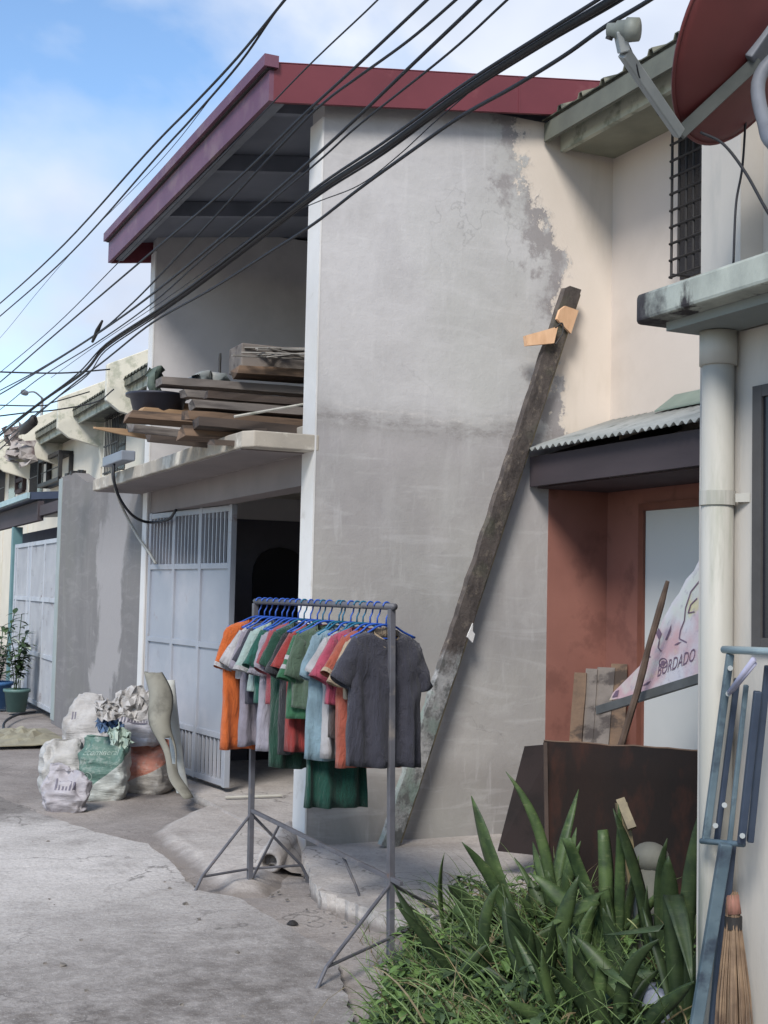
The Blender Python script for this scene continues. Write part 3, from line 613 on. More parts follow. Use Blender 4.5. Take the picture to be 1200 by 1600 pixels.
# ------------------------------------------------------------------ satellite dish
t = thing('satellite_dish', 'dark red satellite dish on a bent pole above the white house', 'satellite dish', (3.0, 3.2, 2.7))
c = P(1172, 42, d=4.15)
major = (CR*.57+CU*.82).normalized(); minor = (CR*-.82+CU*.57)
ax = (minor*.80+CF*.60).normalized()                     # the way the dish faces
maj = (major-ax*major.dot(ax)).normalized(); mnr = ax.cross(maj)
a_, b_ = .385, .35; rows = []
for i in range(13):
    rr = i/12
    rows.append([c+maj*(a_*rr*math.cos(k*math.pi/24))+mnr*(b_*rr*math.sin(k*math.pi/24))+ax*(.085*(rr*rr-1)) for k in range(48)])
rows[0] = [rows[0][0]+Vector((0, 0, 0))+(c+maj*(.002*math.cos(k*math.pi/24))+mnr*(.002*math.sin(k*math.pi/24))-ax*.085-rows[0][0]) for k in range(48)]
d_ = MB().grid(rows, closed=True).build('reflector', M_DISH, t, smooth=True, solid=.004)
rim = [c+maj*(a_*math.cos(k*math.pi/32))+mnr*(b_*math.sin(k*math.pi/32)) for k in range(65)]
MB().tube(rim, .006, 6, cap=False).build('rim', M_DISH, t, smooth=True)
arm0 = P(1062, 209, d=4.12); arm1 = P(975, 82, d=3.88); hp = P(968, 48, d=3.86)
MB().bar(arm0, arm1, .035, .03, up=CF).build('feed_arm', M_GREYMET, t, bevel=.004)
MB().bar(arm0-maj*.0, c-ax*.1+maj*-.1, .04, .03, up=CF).build('arm_bracket', mat('bracket_dark', (70, 74, 72), (58, 62, 60), 6, .6), t)
MB().bar(arm1, hp, .03, .045, up=CF).build('feed_holder', M_GREYMET, t, bevel=.004)
h0 = P(950, 48, d=3.88); h1 = P(998, 46, d=3.84)
b = MB(); b.tube([h0, h0.lerp(h1, .3), h0.lerp(h1, .31), h0.lerp(h1, .62), h0.lerp(h1, .63), h1], [.022, .022, .028, .030, .036, .034], 18); b.build('feed_horn', mat('horn_grey', (128, 132, 126), (104, 108, 102), 9, .6), t, smooth=True)
b = MB(); b.tube([P(957, 46, d=3.87), P(951, 62, d=3.88)], .011, 8); b.build('connector', M_IRON, t)
bk = c-ax*.088
b = MB(); b.bar(bk+maj*.10, bk-maj*.12, .09, .03, up=ax); b.bar(bk-ax*.03+maj*.06, bk-ax*.10+maj*.02, .06, .07, up=maj); b.build('mount', M_STEEL, t, bevel=.005)
p1 = P(1188, 118, d=4.05); p2 = P(1194, 190, d=3.95); p3 = P(1225, 240, d=3.85)
MB().tube(smoothline([bk-ax*.09+maj*.02, p1, p2, p3, Vector((3.1, p3.y+.1, p3.z-.12))], 6), .022, 14).build('pole', M_STEEL, t, smooth=True)
for nm, pts, w in (('dish_cable', [P(1095, 207, d=4.1), P(1130, 225, d=4.05), P(1165, 270, d=4.0), P(1200, 332, d=3.95), P(1240, 390, d=3.95)], .005), ('dish_cable', [P(978, 62, d=3.87), P(992, 95, d=3.9), P(1002, 130, d=3.95), P(1030, 180, d=4.1)], .004), ('dish_cable', [P(1166, 170, d=4.35), P(1160, 260, d=4.35), P(1150, 320, d=4.3), P(1146, 412, d=4.25)], .004)):
    MB().tube(smoothline(pts, 8), w, 6).build(nm, M_CABLE, t, smooth=True)

# ------------------------------------------------------------------ overhead cables
CAB = [
 ('upper black wire sagging across the sky left of the maroon roof', [(520, -90), (445, 0), (370, 91), (300, 166), (230, 238), (100, 382), (0, 474), (-70, 530)], .011, 2.10),
 ('lower of two close wires left of the maroon roof', [(505, -72), (438, 8), (375, 98), (300, 185), (245, 245), (110, 396), (0, 494), (-70, 552)], .010, 2.12),
 ('faint thin wire low in the sky, left of the eave tip', [(340, 140), (250, 252), (130, 375), (60, 455), (0, 528), (-60, 590)], .0035, 2.2),
 ('thin wire crossing the front corner of the maroon roof', [(690, -105), (590, 0), (470, 115), (330, 262), (190, 405), (85, 510), (0, 582), (-60, 630)], .006, 2.2),
 ('black wire running just under the soffit of the roof', [(780, -105), (667, 0), (550, 110), (477, 177), (363, 287), (230, 400), (150, 468), (60, 545), (0, 597), (-60, 645)], .010, 2.15),
 ('wavy black wire over the maroon corner with a small splice', [(790, -70), (712, 0), (640, 62), (560, 120), (510, 157), (460, 205), (330, 345), (250, 430), (200, 480), (150, 522), (60, 578), (0, 610), (-60, 640)], .009, 2.2),
 ('black wire crossing the white wall edge near its top', [(850, -100), (750, 0), (640, 105), (560, 182), (486, 250), (350, 368), (240, 458), (160, 516), (70, 574), (0, 616), (-60, 650)], .011, 2.2),
 ('thin wire just below the one at the white wall edge', [(890, -90), (790, 2), (700, 84), (560, 196), (486, 262), (330, 392), (240, 472), (150, 536), (60, 592), (0, 640), (-60, 680)], .007, 2.2),
 ('thick black cable of the bundle slanting over the cement wall', [(1070, -75), (955, 0), (850, 62), (720, 145), (600, 232), (500, 297), (400, 374), (300, 450), (240, 492), (165, 542), (130, 582), (70, 624), (20, 664), (-40, 712)], .018, 2.2),
 ('middle cable of the bundle slanting over the cement wall', [(1060, -85), (940, -4), (850, 52), (720, 135), (600, 222), (500, 289), (400, 368), (300, 446), (240, 488), (165, 538), (120, 585), (60, 630), (10, 668), (-50, 716)], .009, 2.18),
 ('lowest cable of the bundle slanting over the cement wall', [(1080, -70), (965, 4), (850, 70), (720, 152), (600, 240), (500, 304), (400, 380), (300, 455), (240, 497), (165, 548), (135, 588), (80, 628), (25, 672), (-40, 725)], .007, 2.22),
 ('low wavy cable passing the dish horn, lowest over the cement wall', [(1120, -70), (1015, 0), (945, 42), (880, 88), (800, 137), (720, 182), (640, 238), (560, 296), (490, 350), (420, 395), (330, 452), (240, 503), (180, 550), (160, 566), (110, 604), (50, 655), (0, 702), (-50, 745)], .010, 2.2),
 ('thread-thin wire between the bundle and the low wavy cable', [(830, 70), (760, 122), (680, 190), (620, 245), (560, 290), (490, 318), (420, 352), (300, 438), (240, 480), (150, 540), (80, 590)], .0035, 2.25),
]
for lab, pts, w, X in CAB:
    wp = smoothline([P(x, y, X=X) for x, y in pts], 6)
    if pts[0][1] < -40: wp = [wp[0]+(wp[0]-wp[3]).normalized()*16]+wp      # on past the viewer
    tag(MB().tube(wp, w*.72, 6).build('overhead_cable', M_CABLE, smooth=True), lab, 'cable', 'overhead street cables')
for lab, pts, w, Y in [('thin level wire spanning to the first far parapet', [(-40, 580), (90, 583), (172, 577)], .013, 20.3), ('thin level wire spanning to the second far parapet', [(-40, 632), (60, 634), (85, 628), (140, 612)], .013, 24.4), ('slack dropper wire from the bundle to the far cream wall', [(-40, 655), (40, 645), (90, 640), (150, 628), (178, 608)], .012, 20.2)]:
    tag(MB().tube(smoothline([P(x, y, Y=Y) for x, y in pts], 6), w, 6).build('overhead_cable', M_CABLE, smooth=True), lab, 'cable', 'overhead street cables')
c = P(44, 664, X=2.2); b = MB(); b.tube([c+Vector((0, -.35, .05)), c+Vector((0, -.3, .0)), c+Vector((0, .3, -.02)), c+Vector((0, .35, -.04))], [.03, .055, .055, .03], 10)
tag(b.build('splice_case', M_IRON, smooth=True), 'black barrel-shaped splice case hung among the far cables', 'cable splice')
c = P(152, 517, X=2.2); tag(MB().tube([c+Vector((0, -.18, .05)), c, c+Vector((0, .18, -.06))], [.010, .02, .012], 8).build('cable_clip', M_IRON, smooth=True), 'small black clip gripping the wires beside the eave', 'cable clip')
a = P(40, 614, d=42); p = P(66, 622, d=44)
t = thing('street_lamp', 'distant street lamp head on a thin arm over the roofs', 'street lamp', (p.x, p.y, 0))
MB().tube([(p.x, p.y, -.1), (p.x, p.y, p.z)], .05, 8).build('pole', M_GREYMET, t)
MB().tube(smoothline([(p.x, p.y, p.z), a.lerp(p, .5)+Vector((0, 0, .12)), a], 4), .03, 6).build('arm', M_GREYMET, t)
MB().tube([a+(a-p).normalized()*.30, a+(a-p).normalized()*.25, a-(a-p).normalized()*.05, a-(a-p).normalized()*.12], [.03, .10, .09, .04], 8).build('lamp_head', M_STEEL, t)

# ------------------------------------------------------------------ wood pile on the balcony slab
def plank(a, b, w, h, m, label, twist=0.0, name='plank', point=0, seed=0):
    """a sawn board from a to b with slightly ragged ends and a bow"""
    a = Vector(a); b = Vector(b); d = (b-a).normalized(); up = Vector((0, 0, 1))
    x = d.cross(up).normalized(); y = x.cross(d)
    x, y = x*math.cos(twist)+y*math.sin(twist), -x*math.sin(twist)+y*math.cos(twist)
    r = random.Random(seed); n = 9; rows = []
    for i in range(n):
        t = i/(n-1); c = a.lerp(b, t)+y*(.006*math.sin(t*3.1+seed))
        k = 1.0
        if point and i == 0: k = .25
        elif point and i == 1: k = .8
        rows.append([c+x*(sx*w/2*k*r.uniform(.95, 1.04))+y*(sy*h/2*k*r.uniform(.93, 1.05)) for sx, sy in ((-1, -1), (1, -1), (1, 1), (-1, 1))])
        if i == 0:
            for q in range(4): rows[0][q] = rows[0][q]+d*r.uniform(-.02, .02)
    m_ = MB(); m_.grid(rows, closed=True); m_.face(rows[0][::-1]); m_.face(rows[-1])
    bm = bmesh.new()
    o = m_.build(name, m); bmx = bmesh.new(); bmx.from_mesh(o.data); bmesh.ops.remove_doubles(bmx, verts=bmx.verts, dist=1e-5); bmesh.ops.recalc_face_normals(bmx, faces=bmx.faces); bmx.to_mesh(o.data); bmx.free(); bm.free()
    return tag(o, label, 'plank', 'planks piled on the balcony')
MWb, MWt, MWg, MWd = M_WOODS
PL = [  # left end px, right end px, Y, width, height, material, label, pointed
 ((146, 668), (240, 683), 9.0, .07, .05, MWt, 'pale pole with a pointed tip, sticking out furthest over the street', 1),
 ((200, 652), (300, 660), 8.9, .16, .055, MWb, 'brown board end above the pointed pole, stacked second on the left', 0),
 ((204, 670), (330, 684), 8.75, .16, .05, MWg, 'grey board end in the left stack just right of the pointed pole', 0),
 ((218, 643), (330, 652), 9.2, .15, .05, MWt, 'tan board topmost of the left stack, under the black basin', 0),
 ((232, 684), (400, 700), 8.6, .14, .05, MWd, 'dark board lowest in the left stack, touching the slab', 0),
 ((258, 634), (372, 642), 9.35, .12, .045, MWt, 'tan board with a pale end right beside the black basin', 0),
 ((282, 676), (480, 690), 8.35, .17, .07, MWb, 'thick brown beam lowest in the right stack near the slab corner', 0),
 ((292, 650), (480, 664), 8.45, .15, .06, MWb, 'brown beam second from the bottom of the right stack', 0),
 ((306, 662), (480, 676), 8.2, .16, .06, MWd, 'dark split beam jutting at the middle of the right stack', 0),
 ((300, 634), (480, 645), 8.5, .15, .055, MWg, 'grey beam third from the bottom of the right stack', 0),
 ((322, 616), (480, 628), 8.5, .14, .05, MWd, 'dark beam under the long grey plank in the right stack', 0),
 ((286, 614), (370, 622), 8.9, .16, .05, MWg, 'short grey board poking out beneath the long grey plank', 0),
 ((247, 596), (480, 615), 9.1, .20, .055, MWg, 'longest grey plank lying across the top of the pile', 0),
 ((368, 582), (480, 590), 9.0, .18, .06, MWb, 'brown plank with a pale split end above the longest grey plank', 0),
 ((330, 692), (480, 702), 8.05, .14, .035, MWd, 'dark flat board lying on the slab at the bottom of the pile', 0),
]
for i, (l_, r_, Y, w, h, m, lab, pt) in enumerate(PL):
    a = P(*l_, Y=Y); b = P(*r_, Y=Y); b = a+(b-a).normalized()*max((b-a).length+.35, 1.5 if r_[0] < 450 else 1.0)
    plank(a, b, w, h, m, lab, twist=rnd.uniform(-.15, .15), point=pt, seed=i)
# two lengths propping the pile off the slab
plank((2.75, 8.1, 2.64), (2.75, 9.6, 2.645), .09, .055, MWd, 'dark bearer under the wood pile, set along the slab edge', seed=40)
plank((3.4, 8.1, 2.73), (3.4, 9.6, 2.735), .09, .06, MWd, 'dark bearer under the wood pile, set along the balcony kerb', seed=41)
b = MB(); r4 = random.Random(3)
for k in range(16):
    a = P(366+r4.uniform(-4, 60), 556+r4.uniform(-14, 2), Y=8.9+r4.uniform(-.2, .2)); q = P(482+r4.uniform(0, 20), 552+r4.uniform(-12, 10), Y=8.9+r4.uniform(-.3, .3)); b.bar(a, q, .025, .008)
tag(b.build('slat_bundle', mat('pale_slat', (150, 146, 140), (112, 108, 104), 8)), 'loose bundle of thin pale slats on top of the wood pile', 'slats')
b = MB(); b.box(tuple(P(370, 580, Y=9.05)-Vector((0, .1, 0))), tuple(P(500, 560, Y=9.25)))
tag(b.build('board_stack', MWg, bevel=.01), 'grey flat boards stacked under the pale slats', 'boards')
a = P(366, 651, Y=8.05); q = P(484, 630, Y=8.05); tag(MB().tube([a, q], .010, 6).build('thin_rod', M_PIPE), 'thin pale rod slanting across the face of the wood pile', 'rod')
a = P(343, 588, Y=10.6); q = P(344, 552, Y=10.6); tag(MB().tube([a-Vector((0, 0, .7)), q], .012, 6).build('upright_bar', M_IRON), 'short dark bar standing behind the wood pile', 'bar')
# black basin
c = P(246, 646, Y=9.3); prof = [(.0, .0), (.17, .0), (.205, .135), (.235, .14), (.235, .155), (.20, .150), (.165, .02), (.0, .02)]
b = MB(); b.grid([[(c.x+r_*math.cos(k*math.pi/16), c.y+r_*math.sin(k*math.pi/16), c.z-.02+z) for k in range(32)] for r_, z in prof], closed=True)
tag(b.build('basin', mat('black_plastic', (48, 50, 62), (40, 42, 54), 4, .45), smooth=True), 'black plastic basin sitting on the left boards of the wood pile', 'basin')
# teal rag and crumpled thing at back
c = P(250, 585, Y=11.4)
b = MB(); b.grid([[c+Vector((.12*j/4-.1+rnd.uniform(-.02, .02), rnd.uniform(-.06, .06), -.22*i/4+.06+rnd.uniform(-.02, .02))) for j in range(5)] for i in range(5)])
tag(b.build('hung_rag', mat('green_rag', (92, 104, 96), (70, 82, 78), 5), smooth=True, solid=.01), 'dull green rag bunched against the inner edge of the far balcony wall', 'rag')
c = P(325, 584, Y=10.2)
b = MB(); b.grid([[c+Vector((.3*(j/5-.5)+rnd.uniform(-.03, .03), rnd.uniform(-.1, .1),   .18*(1-abs(j/5-.5)*1.3)*(1-i/5)-.12+rnd.uniform(-.03, .03))) for j in range(6)] for i in range(6)])
tag(b.build('plastic_sheet', mat('milky_plastic', (116, 126, 128), (132, 134, 134), 4, .5), smooth=True, solid=.006), 'milky plastic sheet bunched behind the longest grey plank', 'plastic sheet')

# meter box with a drooping cable on the slab end
c = P(185, 718, X=2.46)
t = thing('junction_box', 'blue-grey box at the far tip of the balcony slab with a drooping cable', 'junction box', c)
MB().box((2.40, c.y-.36, c.z-.04), (2.52, c.y+.36, c.z+.045)).build('box', mat('box_grey', (120, 126, 136), (108, 114, 124), 4, .5), t, bevel=.01)
pts = [P(178, 722, X=2.42), P(178, 750, X=2.42), P(188, 780, X=2.5), P(208, 806, X=2.7), P(232, 816, X=2.95), P(262, 812, X=3.02), P(275, 797, X=3.0)]
MB().tube(smoothline(pts, 8), .013, 6).build('cable', M_CABLE, t, smooth=True)
pts = [P(205, 706, X=2.5), P(180, 712, X=2.47), P(176, 745, X=2.5), P(190, 790, X=2.8), P(215, 838, X=2.95), P(232, 862, X=2.97), P(243, 880, X=2.98)]
MB().tube(smoothline(pts, 8), .013, 6).build('conduit', mat('conduit_grey', (170, 168, 160), (150, 148, 142), 5), t, smooth=True)

# ------------------------------------------------------------------ old plank against the side wall
A = P(598, 1322, Z=0.0); A = Vector((3.50, 7.60, 0.0)); B = P(889, 452, Y=7.66)
dirv = (B-A).normalized(); xw = dirv.cross(Vector((0, 1, 0))).normalized()
if xw.x < 0: xw = -xw
xw = (xw*math.cos(.22)+Vector((0, 1, 0))*math.sin(.22)).normalized()
yw = dirv.cross(xw).normalized()
if yw.y > 0: yw = -yw
t = thing('wall_plank', 'long weathered plank leaning across the cement wall, mortar-crusted', 'plank', A)
rows = []; n = 60; Lp = (B-A).length; r5 = random.Random(9)
for i in range(n+1):
    s = i/n; c = A+dirv*(Lp*s)+yw*.022
    wl, wr = -.070+r5.uniform(-.007, .006), .072+r5.uniform(-.004, .004)
    e0 = 0.03 if i == n else 0
    rows.append([c+xw*wl+yw*-.022+dirv*-e0, c+xw*wr+yw*-.022+dirv*e0, c+xw*wr+yw*.022+dirv*e0, c+xw*(wl+.2*(wr-wl))+yw*(.022+r5.uniform(0, .006)), c+xw*wl+yw*.022+dirv*-e0])
m_, tt, bs = newmat('weathered_plank')
v = tt.pos(); z = tt.sep(v)[2]
c1 = tt.mix(tt.ramp(tt.noise(tt.pos((2, 2, 1)), 6, 7, .65), [(.4, 0.0), (.62, 1.0)]), lin((92, 84, 80)), lin((66, 60, 58)))
c1 = tt.mix(tt.ramp(tt.noise(v, 14, 6, .7), [(.56, 0.0), (.68, .8)]), c1, lin((128, 118, 106)))
c1 = tt.mix(tt.ramp(tt.noise(v, 3, 4, .5), [(.55, 0.0), (.68, .6)]), c1, lin((78, 84, 66)))
zz = tt.math('ADD', z, tt.math('MULTIPLY', tt.math('SUBTRACT', tt.noise(v, 7, 6, .7), .5), .5))
low = tt.ramp(tt.math('MULTIPLY', zz, .25), [(.27, 1.0), (.31, 0.0)])
c2 = tt.mix(tt.ramp(tt.noise(v, 9, 7, .7), [(.42, 0.0), (.58, 1.0)]), lin((96, 98, 97)), lin((166, 166, 166)))
c2 = tt.mix(tt.ramp(tt.noise(v, 4.5, 4, .6), [(.5, 0.0), (.6, .7)]), c2, lin((104, 124, 115)))
tt.put(bs.inputs['Base Color'], tt.mix(low, c1, c2)); bs.inputs['Roughness'].default_value = .9
bump(tt, bs, tt.noise(v, 26, 6, .7), .8, .012)
m_b = MB(); m_b.grid(rows, closed=True); m_b.face(rows[0][::-1]); m_b.face(rows[-1]); m_b.build('board', m_, t)
# a paler cleat along its right edge
b = MB(); b.bar(A+dirv*.05+xw*.074+yw*.012, A+dirv*(Lp-.0)+xw*.074+yw*.012, .044, .030, up=xw); b.build('edge_cleat', mat('edge_wood', (140, 128, 102), (112, 104, 84), 5, .85, .4, 30, c3=(84, 80, 66), s3=6), t)
b = MB()
for k in range(70):
    s = r5.uniform(.04, .93)**1.3; c = A+dirv*(Lp*s)+xw*r5.choice([r5.uniform(-.066, .06), .054])+yw*.023; q = r5.uniform(.004, .014)
    pts = [c+xw*(q*r5.uniform(.5, 1.3)*math.cos(a))+dirv*(q*1.6*r5.uniform(.5, 1.3)*math.sin(a)) for a in [j*math.pi/4 for j in range(8)]]
    b.prism(pts, yw*r5.uniform(.002, .008))
b.build('mortar_crust', mat('mortar', (128, 122, 115), (88, 83, 79), 9, .95, .4), t)
c = A+dirv*(Lp*.36)+xw*.06+yw*.04; MB().prism([c, c+xw*.06+dirv*-.02, c+xw*.055+dirv*.04, c+xw*.03+dirv*.05, c+xw*.01+dirv*.10, c+dirv*.02], yw*.012).build('mortar_crust', mat('white_mortar', (226, 224, 222), (206, 204, 202), 9, .9), t)
# pale cleat nailed near the top
c = A+dirv*(Lp-.26)+yw*.05
pts = [c+xw*-.075+dirv*-.02, c+xw*.085+dirv*-.05, c+xw*.085+dirv*.13, c+xw*-.04+dirv*.10, c+xw*-.075+dirv*.05]
MB().prism(pts, yw*.02).build('cleat', mat('raw_wood', (222, 182, 146), (204, 162, 126), 6, .8, .3, 30, stretch=(3, 1, 1)), t)
pts = [P(822, 524, Y=7.55), P(872, 510, Y=7.55), P(866, 536, Y=7.55), P(824, 540, Y=7.55)]
MB().prism(pts, (0, .04, 0)).build('cleat', bpy.data.materials['raw_wood'], t)
b = MB(); b.tube(smoothline([P(868, 512, Y=7.5), P(878, 505, Y=7.5), P(879, 520, Y=7.5), P(868, 538, Y=7.5)], 5), .006, 6); b.build('wire_tie', M_IRON, t)

# ------------------------------------------------------------------ cement sacks by the gate
def sack(label, base, sx, sy, h, yaw, m, seed, gather=.55, lean=(0, 0), name='cement_sack', flat=.85, group='sacks heaped by the gate', crump=.03, topfold=True):
    r = random.Random(seed); base = Vector(base); rows = []; n, kk = 26, 44
    for i in range(n+1):
        t = i/n
        if t < .12: g = .80+.20*math.sin(t/.12*math.pi/2)
        elif t < .62: g = 1.0+.04*math.sin((t-.12)/.5*math.pi)
        else: g = 1-(1-gather)*((t-.62)/.38)**1.6
        gy = g if t < .62 else max(.08, 1-((t-.62)/.38)**1.2*.92)
        row = []
        for k in range(kk):
            a = 2*math.pi*k/kk; ca, sa = math.cos(a), math.sin(a); ex = 2/(2+2.6*flat)
            x = sx*g*math.copysign(abs(ca)**ex, ca); y = sy*gy*math.copysign(abs(sa)**ex, sa)
            z = h*t
            q = Vector((x*9+seed, y*9, z*7)); w = crump*(mnoise.noise(q)+.7*(.5-2*abs(mnoise.noise(q*1.3+Vector((3, 1, 2)))))+.5*(.4-1.6*abs(mnoise.noise(q*2.7)))+.25*mnoise.noise(q*6))
            # horizontal slump creases
            w += .008*math.sin(z*60+x*14+seed)*max(0, min(1, .8-abs(t-.4)))
            nrm = Vector((ca, sa, 0)); z += w*.5+(.05*h*mnoise.noise((a*1.2, seed, 0)) if t > .75 else 0)
            row.append(Vector((x, y, z))+nrm*w+Vector((lean[0]*t*t, lean[1]*t*t, 0)))
        rows.append(row)
    M_ = Matrix.Translation(base) @ Matrix.Rotation(yaw, 4, 'Z')
    b = MB(); b.grid([[M_ @ p for p in r_] for r_ in rows], closed=True); b.face([M_ @ p for p in rows[0]][::-1]); b.face([M_ @ p for p in rows[-1]])
    o = b.build(name, m, smooth=True, origin=base); o.rotation_euler = (0, 0, 0)
    s = o.modifiers.new('s', 'SUBSURF'); s.levels = 1; s.render_levels = 1
    return tag(o, label, 'sack', group)
def sackmat(name, base, prints):
    """woven plastic with printed areas given in the sack's own coordinates"""
    m, t, b = newmat(name)
    v = t.pos(obj=True); xyz = t.sep(v)
    col = t.mix(t.ramp(t.noise(v, 7, 6, .6), [(.4, 0.0), (.65, 1.0)]), lin(base), lin(tuple(c*.86 for c in base)))
    for axis, z0, z1, slope, c in prints:      # z between lines, slanting with the sideways axis
        u = t.math('ADD', xyz[2], t.math('MULTIPLY', xyz[axis], slope))
        f = t.math('MULTIPLY', t.math('GREATER_THAN', u, z0), t.math('LESS_THAN', u, z1))
        f = t.math('MULTIPLY', f, t.ramp(t.noise(v, 18, 6, .7), [(.30, .35), (.5, .92)]))
        col = t.mix(f, col, lin(c))
    col = t.mix(t.ramp(t.noise(v, 3.5, 6, .65), [(.54, 0.0), (.7, .45)]), col, lin((128, 120, 112)))
    t.put(b.inputs['Base Color'], col); b.inputs['Roughness'].default_value = .55; b.inputs['Specular IOR Level'].default_value = .35
    bump(t, b, t.math('ADD', t.noise(v, 30, 5, .65), t.math('MULTIPLY', t.noise(t.pos((3, 3, 14), obj=True), 2.5, 5, .6), 2.5)), .5, .012)
    return m
VY = math.atan2(CF.x, CF.y)
GZ = -.095
def gp(x, y): p = P(x, y, Z=GZ); return p
SY = -.42
M_SG = sackmat('sack_green', (176, 180, 176), [(0, .235, .62, -.85, (66, 100, 90))])
M_SO = sackmat('sack_orange', (182, 176, 168), [(0, .22, .62, -.55, (178, 112, 92))])
M_SB = sackmat('sack_blue', (170, 168, 165), [(0, -.05, .02, 0, (120, 170, 214))])
M_SW = sackmat('sack_white', (170, 167, 165), [])
M_SL = sackmat('sack_lilac', (172, 170, 176), [])
sg = sack('sack with a green printed panel and ring mark, front middle of the heap', gp(156, 1254)+Vector((.06, .15, 0)), .185, .15, .50, SY, M_SG, 1, gather=.9, flat=1.0)
so_ = sack('white sack with a faded orange panel, front right of the heap', gp(230, 1244)+Vector((.05, .16, 0)), .185, .17, .44, SY-.30, M_SO, 2, gather=.98, flat=1.2)
sb_ = sack('slumped white sack with a pale blue mark, leftmost of the heap', gp(92, 1252)+Vector((.04, .16, 0)), .165, .14, .47, SY+.3, M_SB, 3, gather=.75, lean=(.03, 0), crump=.035)
sw_ = sack('plain white upright sack at the back left of the heap', gp(136, 1222)+Vector((.03, .16, 0)), .21, .16, .74, SY, M_SW, 4, gather=.5, crump=.035)
c = gp(226, 1246)
sl_ = sack('lilac-white sack with dark upright printed strokes, lying on the orange sack', (c.x+.0, c.y+.22, GZ+.40), .20, .165, .44, SY-.1, M_SL, 5, gather=.6, crump=.04)
sp_ = sack('small crinkled plastic bag in front of the leftmost sack', gp(100, 1270)+Vector((.02, .05, 0)), .165, .07, .33, SY, sackmat('bag_lilac', (162, 158, 163), []), 6, gather=.42, crump=.05, flat=.7, lean=(-.02, .05), name='plastic_bag')
tag(sp_, cat='bag')
def wrap(name, polys, o, yaw, m, off=.003, lift=0):
    """lay small flat shapes (local x, z) on the front of a sack by casting them onto its surface"""
    dg = bpy.context.evaluated_depsgraph_get(); dg.update()
    tree = BVHTree.FromObject(o, dg)          # in the sack's own space
    Rz = Matrix.Rotation(yaw, 3, 'Z'); dirn = Rz @ Vector((0, 1, 0)); b = MB()
    for poly in polys:
        pts = []
        for x, z in poly:
            src = Rz @ Vector((x, -1.0, 0)); src.z = z
            h = tree.ray_cast(src, dirn)
            if h[0] is None: break
            pts.append(h[0]-dirn*off)
        else: b.face([p+Vector(o['_w']) for p in pts])
    if b.v: return b.build(name, m, o)
def textpolys(txt, size, x0, z0, shear=0, extr=None):
    c = bpy.data.curves.new('txt', 'FONT'); c.body = txt; c.size = size; c.shear = shear; c.resolution_u = 3
    o = bpy.data.objects.new('txt', c); COL.objects.link(o); bpy.context.view_layer.update()
    me = o.to_mesh(); pol = [[(x0+me.vertices[i].co.x, z0+me.vertices[i].co.y) for i in p.vertices] for p in me.polygons]
    wd = max((v.co.x for v in me.vertices), default=0)
    o.to_mesh_clear(); bpy.data.objects.remove(o); bpy.data.curves.remove(c)
    return pol, wd
M_INKW = mat('print_white', (158, 172, 164), (120, 138, 130), 20); M_INKG = mat('print_grey', (112, 108, 118), (96, 92, 104), 20); M_INKD = mat('print_green_dark', (54, 84, 76), (48, 76, 70), 20)
tp, wd = textpolys('Ecomineral', .062, -.155, .365, .25)
wrap('lettering', tp, sg, SY, M_INKW)
ring = [[(-.10+.036*math.cos(a), .20+.036*math.sin(a)), (-.10+.036*math.cos(a+.35), .20+.036*math.sin(a+.35)), (-.10+.030*math.cos(a+.35), .20+.030*math.sin(a+.35)), (-.10+.030*math.cos(a), .20+.030*math.sin(a))] for a in [k*.35 for k in range(18)]]
wrap('emblem', ring+textpolys('2', .05, -.116, .183)[0], sg, SY, M_INKW)
r6 = random.Random(8)
wrap('printed_strokes', [[(x, .20), (x+w, .20), (x+w, .20+hh), (x+w*.3, .20+hh)] for x, w, hh in [(-.14+k*.026, r6.uniform(.008, .018), r6.uniform(.05, .15)) for k in range(11)]]+[[(-.15, .188), (.15, .188), (.15, .20), (-.15, .20)]], sl_, SY-.1, M_INKG)
wrap('printed_strokes', [[(x, .17), (x+w, .17), (x+w*1.2, .17+hh), (x+w*.2, .17+hh)] for x, w, hh in [(-.075+k*.027, r6.uniform(.010, .02), r6.uniform(.03, .08)) for k in range(6)]], sp_, SY, M_INKG)
wrap('printed_strokes', [[(x, .2), (x+.012, .2), (x+.012+.02, .6), (x+.02, .6)] for x in (-.145, -.12)], sw_, SY, M_INKG)
# crumpled loose plastic on top and between
def crumple(label, c, sx, sz, m, seed, name='crumpled_plastic', cat='plastic'):
    r = random.Random(seed); b = MB(); n = 11; c = Vector(c)
    rows = []
    for i in range(n):
        rows.append([c+Vector((sx*(j/(n-1)-.5)+r.uniform(-.012, .012), .10*mnoise.noise((i*.6+seed, j*.6, 0))+r.uniform(-.012, .012)+.12*(i/(n-1)-.5), sz*(i/(n-1)-.5)*(1-.5*abs(j/(n-1)-.5)*2)+.07*mnoise.noise((i*.7, j*.7+seed, 4)))) for j in range(n)])
    b.grid(rows); o = b.build(name, m, solid=.004); return tag(o, label, cat)
crumple('crumpled white bag mouth bunched on top of the lilac sack', P(214, 1098, Y=10.15), .30, .28, M_SW, 3)
crumple('torn white plastic folded between the two upper sacks', P(176, 1108, Y=10.35), .26, .16, M_SW, 5)
crumple('blue plastic wedged between the two upper sacks', P(172, 1134, Y=10.4), .20, .10, mat('blue_tarp', (84, 106, 136), (70, 92, 122), 6, .5), 7)
crumple('clear greenish plastic between the green and lilac sacks', P(188, 1152, Y=10.05), .16, .16, mat('green_film', (170, 184, 172), (126, 142, 132), 7, .4), 9)
